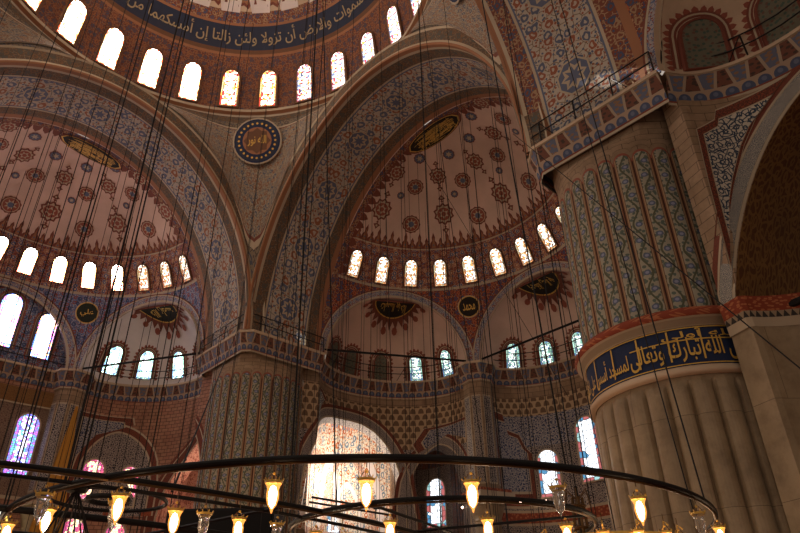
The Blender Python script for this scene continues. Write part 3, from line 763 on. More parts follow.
lens(crown_map('W', .9, .85, 0), 'gold lettered lens shaped calligraphy plaque at the crown of the left half dome', 2.0, .75, 'الله نور السموات والأرض', -.25)

# ---------------------------------------------------------------- gallery cornices and exedra walls
def ring_path(side, ang, n=33, k=KX):
    return [ex_frame(side, ang, CX * cos(radians(t_)) * 1.01, D0 + k * CX * sin(radians(t_)), 0)[:2] for t_ in lsp(0, 180, n)]
TN = [4]
def trim_name(): TN[0] += 1; return 'trim_%d' % TN[0]
def sgn_for(path, centre):
    a, b = Vector(path[len(path) // 2 - 1]), Vector(path[len(path) // 2]); d = b - a; nn = Vector((-d.y, d.x)); return 1.0 if nn.dot(a - Vector(centre)) > 0 else -1.0
CEN = {'N': (0, BO), 'W': (-BO, 0), 'E': (BO, 0)}
for side, ang, k in (('N', 150, KX), ('N', 90, KX), ('N', 30, KX), ('W', 30, KX), ('W', 90, .06), ('E', 150, KX)):
    mb = MB(); p_ = ring_path(side, ang, 33, k); sweep(mb, p_, CORN, sgn_for(p_, CEN[side]), CORNM); struct(mb.make(trim_name()))
# openings: (t_from, t_to, t_apex, z_spring, z_apex)
def arch_z(o, t_):
    t0, t1, ta, zs, za = o[:5]
    h = (t_ - ta) / ((t1 - ta) if t_ > ta else (ta - t0)); h = min(1, abs(h))
    if len(o) > 5 and o[5] == 'tall': return zs + (za - zs) * sqrt(max(0, 1 - h ** 2.6))
    if len(o) > 5: return zs + (za - zs) * (.2 * sqrt(max(0, 1 - h * h)) + .8 * cos(h * pi / 2))
    return zs + (za - zs) * (sqrt(max(0, 1 - h ** 2.0)) * .9 + (1 - h) * .1)
def ex_wall(name, side, ang, ops, mats, k=KX, zb=0.0, depth=1.3, ext=None, sill=0, sof='arabesque', arch_m='arabesque', decals=None, t0=0, t1=180):
    """mats: list of (z0, z1, material)"""
    mb = MB(); cols = sorted(set([round(x, 3) for x in lsp(t0, t1, 61)] + [v for o in ops for v in (o[0], o[1])]))
    T_ = lambda t_: t_ / 180 * pi * 4.2
    for a, b in zip(cols[:-1], cols[1:]):
        if b - a < 1e-6: continue
        mid = (a + b) / 2; op = [o for o in ops if o[0] <= mid <= o[1]]
        la = arch_z(op[0], a) if op else zb; lb = arch_z(op[0], b) if op else zb
        if op and sill > 0: mb.face([exwall(side, ang, a, zb, 0, k), exwall(side, ang, b, zb, 0, k), exwall(side, ang, b, sill, 0, k), exwall(side, ang, a, sill, 0, k)], [(T_(a), 0), (T_(b), 0), (T_(b), sill), (T_(a), sill)], mats[0][2])
        for z0, z1, m in mats:
            if z1 > ZC - 1.2 and (mid > 180 or mid < 0): z1 = ZC
            pa0, pb0 = max(z0, la), max(z0, lb)
            if pa0 >= z1 and pb0 >= z1: continue
            pa0, pb0 = min(pa0, z1), min(pb0, z1)
            pts = [exwall(side, ang, a, pa0, 0, k), exwall(side, ang, b, pb0, 0, k), exwall(side, ang, b, z1, 0, k), exwall(side, ang, a, z1, 0, k)]
            mb.face(pts, [(T_(a), pa0), (T_(b), pb0), (T_(b), z1), (T_(a), z1)], m)
    for o in ops:
        ts = lsp(o[0], o[1], 33)
        pts = [(o[0], zb)] + [(t_, arch_z(o, t_)) for t_ in ts] + [(o[1], zb)]
        def sf(i, d):
            if ext is None: return exwall(side, ang, pts[int(i)][0], pts[int(i)][1], -d, k)
            p = exwall(side, ang, pts[int(i)][0], pts[int(i)][1], 0, k); return (p[0] + ext[0] * d, p[1] + ext[1] * d, p[2])
        mb.grid(sf, list(range(len(pts))), [0, depth * .5, depth], sof, lambda i, d: (i * .3, d))
        # archivolt bands
        ctr = o[2]
        def off(t_, z, g):
            h = radians(t_ - o[2]) * CX * .9; w = (z - o[3]) if z > o[3] else 0
            L = hypot(h, w) or 1; return (t_ + math_deg(h / L * g / (CX * .9)), z + w / L * g)
        arc = [(t_, arch_z(o, t_)) for t_ in ts]
        if not sill: arc = [(o[0], max(zb, o[3] - 3))] + arc + [(o[1], max(zb, o[3] - 3))]
        for g0, g1, m, ins in ((0, .1, 'cream', .03), (.1, .55, arch_m, .04), (.55, .63, 'cream', .05), (.63, .85, 'arabesque_red', .04)):
            A = [off(t_, z, g0) for t_, z in arc]; Bp = [off(t_, z, g1) for t_, z in arc]
            A = [(min(max(x, t0), t1), y) for x, y in A]; Bp = [(min(max(x, t0), t1), y) for x, y in Bp]
            mb.ribbon(lambda x, y, ins_: exwall(side, ang, x, y, ins_, k), A, Bp, ins, m)
    if decals: decals(mb, lambda x, y, ins: exwall(side, ang, x, y, ins, k))
    return struct(mb.make(name))
def panel(mb, f, poly, m, border='arabesque_red', bw=.25, ins=.05):
    cx_, cy_ = sum(p[0] for p in poly) / len(poly), sum(p[1] for p in poly) / len(poly)
    mb.patch(f, poly, ins, 'cream'); 
    def sh(s): return [(cx_ + (x - cx_) * s, cy_ + (y - cy_) * s) for x, y in poly]
    mb.patch(f, sh(.96), ins + .015, border); mb.patch(f, sh(.76), ins + .03, 'cream'); mb.patch(f, sh(.72), ins + .045, m)
up = [(17.0, ZC - 1.1, 'ashlar')]
def dec_n150(mb, f):
    panel(mb, f, [(176, 16.9), (160, 16.9), (150, 16.5), (165, 15.5), (176, 13.5)], 'arabesque_light')
    panel(mb, f, [(70, 14.2), (60, 15.3), (20, 15.6), (8, 15.6), (8, 14.0), (25, 14.6), (48, 15.0), (66, 13.6)], 'arabesque_blue')
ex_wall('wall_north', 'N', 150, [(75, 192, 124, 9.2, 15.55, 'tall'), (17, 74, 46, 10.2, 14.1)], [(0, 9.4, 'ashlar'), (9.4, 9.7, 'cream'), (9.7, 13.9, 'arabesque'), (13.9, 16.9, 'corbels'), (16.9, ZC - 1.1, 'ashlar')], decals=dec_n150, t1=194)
def dec_n90(mb, f):
    panel(mb, f, [(172, 15.8), (160, 15.6), (160, 14.6), (145, 14.2), (140, 13.3), (135, 12.9), (135, 9.6), (172, 9.6)], 'arabesque_blue', 'arabesque_red')
    for zz, hh, m, i in ((9.9, 0, 'cream', .1),): pass
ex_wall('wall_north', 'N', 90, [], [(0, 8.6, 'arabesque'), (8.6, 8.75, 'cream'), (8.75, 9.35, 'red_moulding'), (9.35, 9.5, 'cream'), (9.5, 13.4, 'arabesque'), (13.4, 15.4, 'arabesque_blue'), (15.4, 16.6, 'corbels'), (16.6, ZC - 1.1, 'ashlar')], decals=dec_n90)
ex_wall('wall_north', 'N', 30, [], [(0, 9.5, 'ashlar'), (9.5, 15, 'arabesque'), (15, ZC - 1.1, 'ashlar')])
def dec_w30(mb, f):
    o = (97, 159, 130, 11.9, 15.3); ts = lsp(97, 159, 25); arc = [(97, 9.9)] + [(t_, arch_z(o, t_)) for t_ in ts] + [(159, 9.9)]
    mb.patch(f, arc, .03, 'arabesque', 10, 2)
    for g0, g1, m, ins in ((0, .12, 'cream', .05), (.12, .5, 'arabesque_red', .06), (.5, .62, 'cream', .07)):
        def off(t_, z, g):
            h = radians(t_ - 130) * CX * .9; w = max(0, z - 11.9); L = hypot(h, w) or 1; return (t_ + math_deg(h / L * g / (CX * .9)), z + w / L * g)
        mb.ribbon(f, [off(a, b, g0) for a, b in arc], [off(a, b, g1) for a, b in arc], ins, m)
    panel(mb, f, [(172, 16.4), (120, 16.4), (118, 15.9), (150, 15.2), (165, 13.6), (172, 12.5)], 'arabesque_blue')
    mb.ribbon(f, [(t_, 9.9) for t_ in lsp(90, 178, 12)], [(t_, 10.3) for t_ in lsp(90, 178, 12)], .06, 'red_moulding')
ex_wall('wall_west', 'W', 30, [(-14, 86, 14, 9.8, 14.85)], [(0, 9.9, 'ashlar_red'), (9.9, 10.1, 'cream'), (10.1, ZC - 1.1, 'ashlar_red')], sof='bay_red', arch_m='arabesque_red', decals=dec_w30, t0=-16)
def dec_w90(mb, f):
    mb.ribbon(f, [(t_, 16.2) for t_ in (1, 60, 120, 179)], [(t_, 17.2) for t_ in (1, 60, 120, 179)], .06, 'arabesque_gold')
    mb.ribbon(f, [(t_, 16.1) for t_ in (1, 60, 120, 179)], [(t_, 16.2) for t_ in (1, 60, 120, 179)], .08, 'cream')
ex_wall('wall_west', 'W', 90, [], [(0, 10.4, 'ashlar_red'), (10.4, 10.6, 'cream'), (10.6, 16.2, 'arabesque_brown'), (16.2, ZC - 1.1, 'ashlar_red')], k=.06, decals=dec_w90)
ex_wall('wall_west', 'W', 150, [], [(0, ZC - 1.1, 'ashlar_red')])
def dec_e150(mb, f):
    panel(mb, f, [(175, 16.3), (164, 16.7), (162, 17.1), (150, 17.3), (130, 17.5), (143, 16.75), (155, 15.45), (166, 13.9), (174, 12.6), (181, 10.9), (178, 14.0)], 'arabesque_light', bw=.3)
    for z0, z1, i0, i1, m in ((9.2, 9.45, .05, .12, 'cream'), (9.45, 9.6, .12, .2, 'dentil_band'), (9.6, 9.98, .2, .34, 'red_moulding'), (9.98, 10.1, .34, .03, 'cream')):
        mb.grid(lambda t_, q: f(t_, z0 + (z1 - z0) * q, i0 + (i1 - i0) * q), lsp(100, 190, 31), [0, 1], m, lambda t_, q: (t_ * .075, q))
ex_wall('wall_east', 'E', 150, [(60, 186, 112, 9.4, 17.0, 'pointed')], [(0, 9.4, 'ashlar_pier'), (9.4, ZC - 1.1, 'ashlar')], depth=3.6, ext=(.12, .99), t1=190, sill=9.3, sof='arabesque_gold', arch_m='arabesque_light', decals=dec_e150)
# ---------------------------------------------------------------- window panes in the lower walls
def wwin(side, ang, t_, z, w, h, pane, frame='cream', k=KX): window(map_wall(side, ang, t_, z, k), w, h, pane, frame, fw=.1)
wwin('N', 90, 91, 12.75, 1.35, 3.9, 'pane_north_big'); wwin('N', 90, 124, 11.65, 1.25, 2.85, 'pane_north_big')
wwin('N', 90, 60, 12.7, 1.35, 3.9, 'pane_north_big')
wwin('W', 30, 145, 12.15, 1.25, 2.5, 'pane_low_red'); wwin('W', 30, 115, 11.8, 1.25, 2.5, 'pane_low_red')
wwin('W', 30, 151, 8.6, 1.25, 2.2, 'pane_low_red'); wwin('W', 30, 117, 8.5, 1.2, 2.0, 'pane_low_red')
for s0, z, h, pn in ((3.55, 13.7, 3.8, 'pane_low_blue'), (3.3, 8.6, 2.2, 'pane_low_yellow'), (.6, 13.7, 3.8, 'pane_low_blue'), (.6, 8.6, 2.2, 'pane_low_yellow')):
    window(map_flat('W', 90, s0, z, 9.74), 1.35, h, pn, 'cream', fw=.1)

# ---------------------------------------------------------------- side bays behind the openings, outer walls, floor
def bay(name, side, ang, t0, t1, off, prof, mats, ribs=None, ribm='cream'):
    mb = MB(); ts = lsp(t0, t1, 25)
    def f(t_, o, z, ins=0.0): return exwall(side, ang, t_, z, ins - o)
    for (a, b, m) in zip(prof[:-1], prof[1:], mats):
        mb.grid(lambda t_, q: f(t_, a[0] + (b[0] - a[0]) * q, a[1] + (b[1] - a[1]) * q), ts, lsp(0, 1, 4), m, lambda t_, q: (t_ * .12, a[1] + (b[1] - a[1]) * q + a[0]))
    for tt in (t0, t1):                      # cheeks
        pts = [f(tt, .2, 0)] + [f(tt, o, z) for o, z in prof] + [f(tt, .2, prof[-1][1])]
        mb.face(pts, [(0, 0)] + [(o, z) for o, z in prof] + [(0, prof[-1][1])], mats[0])
    if ribs: ribs(mb, lambda x, y, ins: exwall(side, ang, x, y, ins - off))
    return struct(mb.make(name))
def ribs_n(mb, f):
    # big painted arches on the bay wall
    for ta, hw, zs, za, g, m in ((150, 30, 9.5, 15.4, .5, 'plaster_pale'), (150, 24, 9.3, 14.2, .35, 'bay_orange'), (112, 28, 9.5, 15.6, .5, 'plaster_pale'), (112, 22, 9.2, 14.4, .4, 'bay_orange'), (112, 12, 9, 12.4, .3, 'plaster_pale')):
        o = (ta - hw, ta + hw, ta, zs, za); A = [(t_, arch_z(o, t_)) for t_ in lsp(o[0], o[1], 21)]; g_ = g / .085
        o2 = (ta - hw - g_ * .9, ta + hw + g_ * .9, ta, zs, za + g * 1.3); Bq = [(t_, arch_z(o2, t_)) for t_ in lsp(o2[0], o2[1], 21)]
        pass
        mb.ribbon(f, A, Bq, .06, m)
    mb.ribbon(f, [(t_, 8.9) for t_ in lsp(82, 178, 9)], [(t_, 9.3) for t_ in lsp(82, 178, 9)], .2, 'bay_orange')
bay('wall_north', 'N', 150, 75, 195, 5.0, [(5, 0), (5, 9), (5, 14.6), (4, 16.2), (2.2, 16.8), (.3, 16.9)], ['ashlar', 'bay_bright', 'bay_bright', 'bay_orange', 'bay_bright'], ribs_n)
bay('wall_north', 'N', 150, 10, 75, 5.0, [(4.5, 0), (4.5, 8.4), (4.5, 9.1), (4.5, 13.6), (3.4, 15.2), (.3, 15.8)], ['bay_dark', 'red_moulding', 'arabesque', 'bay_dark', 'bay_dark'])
window(map_wall('N', 150, 124, 9.9, off=5.0), 1.1, 2.4, 'pane_north_big', 'cream', fw=.1)
window(map_wall('N', 150, 33, 11.2, off=4.5), 1.5, 3.2, 'pane_north_big', 'cream', fw=.1)
bay('wall_west', 'W', 30, -18, 88, 3.0, [(3, 0), (3, 13.5), (2, 15.2), (.3, 15.6)], ['bay_red'] * 3)
mb = MB()
for z0, z1, m in ((0, 9.2, 'ashlar'), (9.2, 9.9, 'red_moulding'), (9.9, 11.0, 'bay_orange'), (11.0, 18.6, 'blue_zone')):
    mb.grid(lambda x, z: (x, 20.5 - (x - 14) * .15, z), lsp(13.5, 34, 12), [z0, z1], m)
for x0, x1, z0, z1 in ((15, 26, 10.4, 18.0), (15.9, 26.9, 10.4, 18.0)):
    mb.face([(x0, 20.3, z0), (x0 + .35, 20.3, z0), (x1 + .35, 18.6, z1), (x1, 18.6, z1)], None, 'plaster_cream')
mb.grid(lambda x, y: (x, y, 18.6), lsp(13.5, 34, 5), lsp(12, 21, 4), 'bay_dark'); struct(mb.make('wall_east'))
mb = MB(); mb.grid(lambda x, y: (x, y, 0), lsp(-34, 34, 9), lsp(-26, 34, 9), 'floor_carpet'); struct(mb.make('floor'))

# ---------------------------------------------------------------- columns under the points between niches
def cusp_column(side, az, label, ztop):
    x, y, _ = semi(side, az, 0); cx_, cy_ = CEN[side]; dv = Vector((x - cx_, y - cy_)).normalized()
    px, py = x + dv.x * .55, y + dv.y * .55
    rot = atan2(dv.y, dv.x)
    root = empty('octagonal_column', (px, py, 0), label, 'column', 'columns between the niches')
    mb = MB(); mb.lathe([(.95, 0), (.95, .5), (.8, .6), (.8, ztop - 1.6)], 'ashlar_pier', 20, (px, py, 0)); mb.make('shaft', root, smooth=True)
    mb = MB(); mb.lathe([(.8, ztop - 1.6), (.86, ztop - 1.52), (.8, ztop - 1.44), (.9, ztop - 1.2), (1.15, ztop - .35)], 'ashlar_pier', 20, (px, py, 0)); mb.make('capital', root, smooth=True)
    mb = MB(); mb.box((px, py, ztop - .18), (1.25, 1.25, .18), 'cream', rot + pi / 4); mb.box((px, py, ztop + .1), (1.12, 1.12, .1), 'red_moulding', rot + pi / 4); mb.make('abacus', root)
    mb = MB(); pts = [(px + .98 * cos(rot + pi / 8 + pi / 4 * i), py + .98 * sin(rot + pi / 8 + pi / 4 * i)) for i in range(9)]
    for i in range(8):
        a, b = pts[i], pts[i + 1]; L = hypot(a[0] - b[0], a[1] - b[1])
        def strip(s0, s1, z0, z1, m, o):
            A = (a[0] + (b[0] - a[0]) * s0, a[1] + (b[1] - a[1]) * s0); Bq = (a[0] + (b[0] - a[0]) * s1, a[1] + (b[1] - a[1]) * s1)
            nx, ny = ((a[0] + b[0]) / 2 - px, (a[1] + b[1]) / 2 - py); nl = hypot(nx, ny); nx, ny = nx / nl * o, ny / nl * o
            mb.face([(A[0] + nx, A[1] + ny, z0), (Bq[0] + nx, Bq[1] + ny, z0), (Bq[0] + nx, Bq[1] + ny, z1), (A[0] + nx, A[1] + ny, z1)], [(s0 * L, z0), (s1 * L, z0), (s1 * L, z1), (s0 * L, z1)], m)
        strip(0, 1, ztop + .2, ZC - 1.1, 'ashlar', 0); strip(.1, .9, ztop + .5, ZC - 2.2, 'cream', .01); strip(.16, .84, ztop + .6, ZC - 2.3, 'arabesque', .02)
    mb.make('patterned_shaft', root)
    mb = MB(); pth = [(px + 1.05 * cos(rot + pi / 8 + pi / 4 * i), py + 1.05 * sin(rot + pi / 8 + pi / 4 * i)) for i in range(9)]
    sweep(mb, pth, [(-.36 + o, z) for o, z in CORN[1:]], 1, CORNM[1:]); mb.make('cornice', root)
cusp_column('N', 120, 'octagonal column with stone capital between the bright opening and the plain wall right of it', 10.35)
cusp_column('N', 60, 'octagonal column standing behind the near pier', 10.35)
cusp_column('W', 60, 'octagonal column at the far left between the blue window and the red windows', 10.35)

# ---------------------------------------------------------------- the fluted piers
NF = 28
def pier(sx, sy, zb, label, rough_top=16.4, cdir=-67, letters=True, th_txt=(-150, -26)):
    cx_, cy_ = sx * A_, sy * A_; root = empty('fluted_pier', (cx_, cy_, 0), label, 'pier', 'great round piers')
    r = 2.80
    mb = MB(); n = NF * 8; ths = lsp(0, 360, n + 1); zt = zb - 1.75
    def fr(th, z):
        f = ((th / 360 * NF) % 1.0) - .5; bump = .2 * sqrt(max(0, 1 - (2 * f) ** 2)) - .1
        e = 1.0
        if z > zt - .45: e = max(0.0, 1 - ((z - (zt - .45)) / .45) ** 2 - abs(f) * 1.2 * max(0, (z - zt + .45) / .45))
        return r - .02 + bump * e
    zs = [0, 3.2, zt - .45, zt - .36, zt - .27, zt - .18, zt - .09, zt]
    mb.grid(lambda th, z: (cx_ + fr(th, z) * cos(radians(th)), cy_ + fr(th, z) * sin(radians(th)), z), ths, zs, 'ashlar_pier', lambda th, z: (radians(th) * r, z)); mb.make('fluted_shaft', root, smooth=False)
    mb = MB()
    pr = [(2.8, zt), (2.98, zt + .02), (3.0, zt + .12), (2.9, zt + .2), (2.88, zt + .25)]
    mb.lathe(pr, 'plaster_cream', 64, (cx_, cy_, 0)); mb.make('lower_moulding', root, smooth=True)
    # band: navy ground with gold letters towards the hall, bare stone elsewhere
    a0, a1 = th_txt; mb = MB(); z0, z1 = zt + .25, zb - .35
    mb.grid(lambda th, z: (cx_ + 2.88 * cos(radians(th)), cy_ + 2.88 * sin(radians(th)), z), lsp(a0, a1, 40), [z0, z1], 'navy')
    mb.grid(lambda th, z: (cx_ + 2.88 * cos(radians(th)), cy_ + 2.88 * sin(radians(th)), z), lsp(a1, a0 + 360, 60), [z0, z1], 'ashlar', lambda th, z: (radians(th) * r, z))
    band = mb.make('inscription_band', root)
    if letters:
        mb = MB(); cyl = lambda x, y, ins: (cx_ + (2.9 + ins) * cos(radians(a0) + x / 2.88), cy_ + (2.9 + ins) * sin(radians(a0) + x / 2.88), z0 + y)
        Lx = radians(a1 - a0) * 2.88; H = z1 - z0
        lay_text(mb, 'قال الله تبارك وتعالى', cyl, Lx * .46, Lx - .12, .10, H * .72, .03, 'gold')
        lay_text(mb, 'لمسجد أسس على التقوى', cyl, .1, Lx * .45, .10, H * .74, .03, 'gold')
        lay_text(mb, 'الله أولى', cyl, Lx * .62, Lx * .95, H * .66, H * .95, .03, 'gold')
        for i in range(7): 
            x = Lx * (.08 + .14 * i); mb.ribbon(cyl, [(x, .15), (x + .02, H * .93)], [(x + .05, .15), (x + .07, H * .93)], .025, 'gold')
        for yy in (H * .64,):
            mb.ribbon(cyl, [(Lx * i / 30, yy) for i in range(14, 31)], [(Lx * i / 30, yy + .035) for i in range(14, 31)], .02, 'gold')
        for yy in (.02, H - .05):
            mb.ribbon(cyl, [(Lx * i / 30, yy) for i in range(31)], [(Lx * i / 30, yy + .03) for i in range(31)], .02, 'gold')
        mb.ribbon(cyl, [(Lx - .04, 0), (Lx - .04, H)], [(Lx, 0), (Lx, H)], .02, 'gold')
        tl = mb.make('gold_lettering', band)
    mb = MB()
    mb.lathe([(2.9, zb - .35), (2.96, zb - .33), (3.04, zb - .14), (3.14, zb - .12), (3.2, zb + .02), (3.12, zb + .16), (2.95, zb + .22), (2.8, zb + .26)], ['cream', 'dentil_band', 'cream', 'red_moulding', 'red_moulding', 'red_moulding', 'cream'], 72, (cx_, cy_, 0)); mb.make('red_moulding', root, smooth=True)
    # painted upper shaft
    mb = MB(); zu = rough_top
    def top(th):
        f = ((th / 360 * NF) % 1.0) - .5; return zu - .42 + .34 * sqrt(max(0, 1 - (2 * f) ** 2))
    ths = lsp(0, 360, NF * 8 + 1)
    def ru(th, q):
        f = ((th / 360 * NF) % 1.0) - .5; return r - .03 + .05 * (1 - (2 * f) ** 2)
    mb.grid(lambda th, q: (cx_ + ru(th, q) * cos(radians(th)), cy_ + ru(th, q) * sin(radians(th)), zb + .2 + (top(th) - zb - .2) * q), ths, [0, .5, 1], 'painted_flutes', lambda th, q: (th / 360 * NF, (top(th) - zb) * q))
    mb.grid(lambda th, q: (cx_ + ru(th, q) * cos(radians(th)), cy_ + ru(th, q) * sin(radians(th)), top(th) + .10 * q), ths, [0, 1], 'red', lambda th, q: (th, q))
    mb.make('painted_shaft', root, smooth=False)
    # head: from round shaft to square block
    mb = MB(); h = W_ - .3
    def sq(th, s, c):
        ca, sa = cos(radians(th)), sin(radians(th)); m = max(abs(ca), abs(sa)); x, y = ca / m * s, sa / m * s
        k = 2 * s - c
        if abs(x) + abs(y) > k: f_ = k / (abs(x) + abs(y)); x, y = x * f_, y * f_
        return x, y
    def head(th, q):
        x0, y0 = r * .995 * cos(radians(th)), r * .995 * sin(radians(th)); x1, y1 = sq(th, h, .7)
        if q <= 1:
            z = top(th) + .1 + (zu + .5 - top(th) - .1) * q; k = 0
            return (cx_ + x0, cy_ + y0, z)
        if q <= 2: k = q - 1; return (cx_ + x0 + (x1 - x0) * k, cy_ + y0 + (y1 - y0) * k, zu + .5 + .5 * k)
        return (cx_ + x1, cy_ + y1, zu + 1.0 + (ZC - .05 - zu - 1.0) * (q - 2))
    mb.grid(head, ths, [0, 1, 1.5, 2, 3], 'ashlar', lambda th, q: (radians(th) * r, q * .8)); mb.make('stone_head', root)
    w = W_ + .28; c = CH; P_ = [(w, w), (-w, w), (-w, -w), (w, -w)]
    pth = []
    for (x, y) in P_:
        if x * sx < 0 and y * sy < 0: pth += [('c', x, y)]
        else: pth += [('p', x, y)]
    poly = []
    for i, (k, x, y) in enumerate(pth):
        if k == 'p': poly.append((x, y))
        else:
            px_, py_ = pth[i - 1][1:], pth[(i + 1) % 4][1:]
            for q in (px_, py_):
                dx, dy = q[0] - x, q[1] - y; L = hypot(dx, dy); poly.append((x + dx / L * c, y + dy / L * c))
    i0 = [i for i, q in enumerate(poly) if q[0] * sx > 0 and q[1] * sy > 0][0]
    poly = poly[i0 + 1:] + poly[:i0]
    mb = MB(); wp = [(cx_ + x, cy_ + y) for x, y in poly]; sweep(mb, wp, CORN[:], 1, CORNM, u0=.2); mb.make('cornice', root)
    mb = MB(); mb.face([(x, y, ZC + .01) for x, y in wp + [(cx_ + sx * w, cy_ + sy * w)]], None, 'plaster_cream'); mb.make('gallery_ledge', root)
    return wp
WP = {}
WP['near'] = pier(1, 1, 10.05, 'nearest pier filling the right side, tan fluted stone below a navy band with gold lettering')
WP['far'] = pier(-1, 1, 6.9, 'farther pier left of centre, its painted flutes rising above the lamp ring', th_txt=(-100, 60))

# ---------------------------------------------------------------- railings
def railing(path, label, posts_at=2.3, m='rail_metal', h=1.05, r=.028, inset=.12, sgn=1):
    P = [Vector(p) for p in path]; L = [0]
    for i in range(1, len(P)): L.append(L[-1] + (P[i] - P[i - 1]).length)
    root = empty('gallery_railing', (P[0].x, P[0].y, ZC), label, 'railing', 'iron railings along the gallery edge')
    def at(l):
        l = min(max(l, 0), L[-1] - 1e-6); i = max(j for j in range(len(L) - 1) if L[j] <= l); f = (l - L[i]) / (L[i + 1] - L[i]); return P[i] + (P[i + 1] - P[i]) * f
    n = max(1, int(L[-1] / posts_at)); mb = MB()
    for z in (h, h * .52): mb.tube([(p.x, p.y, ZC + z) for p in P], r, m, 6); mb_n = mb
    mb.make('rail', root)
    for i in range(n + 1):
        q = at(L[-1] * i / n); pm = MB(); pm.tube([(q.x, q.y, ZC), (q.x, q.y, ZC + h)], r * 1.15, m, 6); pm.make('post', root)
        if i % 2 == 0:
            d = (at(L[-1] * i / n + .6) - q); pm = MB(); pm.tube([(q.x, q.y, ZC + h), (q.x + d.x, q.y + d.y, ZC + .02)], r * .7, m, 5); pm.make('brace', root)
def inpath(path, centre, d):
    out = []
    for p in path:
        v = Vector(p) - Vector(centre); out.append(tuple(Vector(p) + v.normalized() * d))
    return out
for side, ang, k, lab in (('N', 150, KX, 'curved iron railing along the gallery under the niche right of the far pier'), ('N', 90, KX, 'curved iron railing under the niche with three lit windows left of the near pier'),
                          ('W', 30, KX, 'curved iron railing below the pale niche left of the far pier'), ('W', 90, .06, 'straight iron railing below the tall windows at the left edge'), ('E', 150, KX, 'curved iron railing above the near pier at the top right corner')):
    railing(inpath(ring_path(side, ang, 17, k), CEN[side], .08), lab)
def shrink(wp, c, f): return [(c[0] + (x - c[0]) * f, c[1] + (y - c[1]) * f) for x, y in wp]
railing(shrink(WP['near'], (A_, A_), .965), 'iron railing with a sunlit stretch on top of the nearest pier', 1.5)
railing(shrink(WP['far'], (-A_, A_), .965), 'iron railing round the top of the farther pier', 1.5)
# tie rods
def rod(a, b, label, r=.075, grp='black iron tie rods'):
    mb = MB(); mb.tube([a, b], r, 'iron', 8); tag(mb.make('tie_rod'), label, 'tie rod', grp)
def cs(side, az, z, d=0): x, y, _ = semi(side, az, 0); c = Vector(CEN[side]); v = (Vector((x, y)) - c).normalized() * d; return (x + v.x, y + v.y, z)
rod(cs('N', 180, ZC + .35, .2), cs('N', 120, ZC + .35, .3), 'black iron tie rod across the niche right of the far pier')
rod(cs('N', 120, ZC + .35, .3), cs('N', 60, ZC + .35, .3), 'black iron tie rod across the niche left of the near pier')
rod(cs('W', 0, ZC + .35, .2), cs('W', 60, ZC + .35, .3), 'black iron tie rod across the pale niche left of the far pier')
e0, e1 = exwall('E', 150, 184, 9.75, -.8), exwall('E', 150, 60, 9.75, -.8)
rod(e0, e1, 'thick black tie rod in the archway at the right edge, upper of two', .11)
e0, e1 = exwall('E', 150, 184, 9.7, -2.8), exwall('E', 150, 60, 9.7, -2.8)
rod(e0, e1, 'thick black tie rod in the archway at the right edge, lower of two', .11)
for o, lab in ((1.2, 'upper'), (2.6, 'lower')):
    rod(exwall('N', 150, 178, 10.2, -o), exwall('N', 150, 79, 10.2, -o), '%s of two thin tie rods crossing the foot of the bright archway' % lab, .07)

# ---------------------------------------------------------------- lamps and chandeliers
emit('flame', 'ffe2b8', 22.0); glow_glass('lit_glass', 'ff9a45', 1.9, .55); emit('small_bulb', 'ffd9c0', 8.0)
t = T('clear_glass', .05); t.b.inputs['Transmission Weight'].default_value = .85; t.b.inputs['Specular IOR Level'].default_value = .5; t.b.inputs['IOR'].default_value = 1.25
M['clear_glass'] = t.done(hx('e8dccc'))
CUP = [(.045, -.31), (.012, -.30), (.018, -.275), (.05, -.23), (.068, -.16), (.07, -.11), (.062, -.07), (.075, -.03), (.092, 0.0)]
CUP[0] = (.004, -.32)
_lamp = {}
def lamp_meshes():
    def me(b, sm=False):
        o = b.make('proto', None, sm); m = o.data; bpy.data.objects.remove(o); return m
    for lit in (0, 1):
        b = MB(); b.lathe(CUP, 'lit_glass' if lit else 'clear_glass', 12); _lamp['cup', lit] = me(b, True)
    b = MB(); b.lathe([(0, -.27), (.03, -.23), (.046, -.16), (.048, -.1), (.03, -.04), (0, -.02)], 'flame', 8); _lamp['bulb'] = me(b, True)
    b = MB(); b.lathe([(.094, -.005), (.1, .01), (.094, .025)], 'gold', 12); b.lathe([(.012, .09), (.02, .105), (.012, .12)], 'gold', 8)
    for k in range(8):
        a = 2 * pi * k / 8; b.tube([(.098 * cos(a), .098 * sin(a), .02), (.112 * cos(a), .112 * sin(a), .05)], .008, 'gold', 4)
    for k in range(3):
        a = 2 * pi * k / 3; b.tube([(.095 * cos(a), .095 * sin(a), .01), (.03 * cos(a), .03 * sin(a), .1)], .005, 'bronze', 4)
    b.tube([(0, 0, .15), (.0, 0, .3)], .006, 'bronze', 5); _lamp['collar'] = me(b)
lamp_meshes()
def part(name, me, parent, loc, rotz=0, loc_is_local=False):
    o = bpy.data.objects.new(name, me); COL.objects.link(o); o.parent = parent
    o.location = loc if loc_is_local else Vector(loc) - Vector(parent.location); o.rotation_euler = (0, 0, rotz); return o
def lamp(parent, x, y, z, lit, drop=.3, s=1.0):
    """z = underside of the ring it hangs from"""
    c = part('glass_lamp', _lamp['cup', lit], parent, (x, y, z - drop * s)); c.scale = (s, s, s)
    part('lamp_collar', _lamp['collar'], c, (0, 0, 0), 0, True)
    if lit: part('bulb', _lamp['bulb'], c, (0, 0, 0), 0, True)
def ring_pts(c, r, z, n=96, a0=0, a1=360): return [(c[0] + r * cos(radians(a)), c[1] + r * sin(radians(a)), z) for a in lsp(a0, a1, n)]
ZR = 3.2
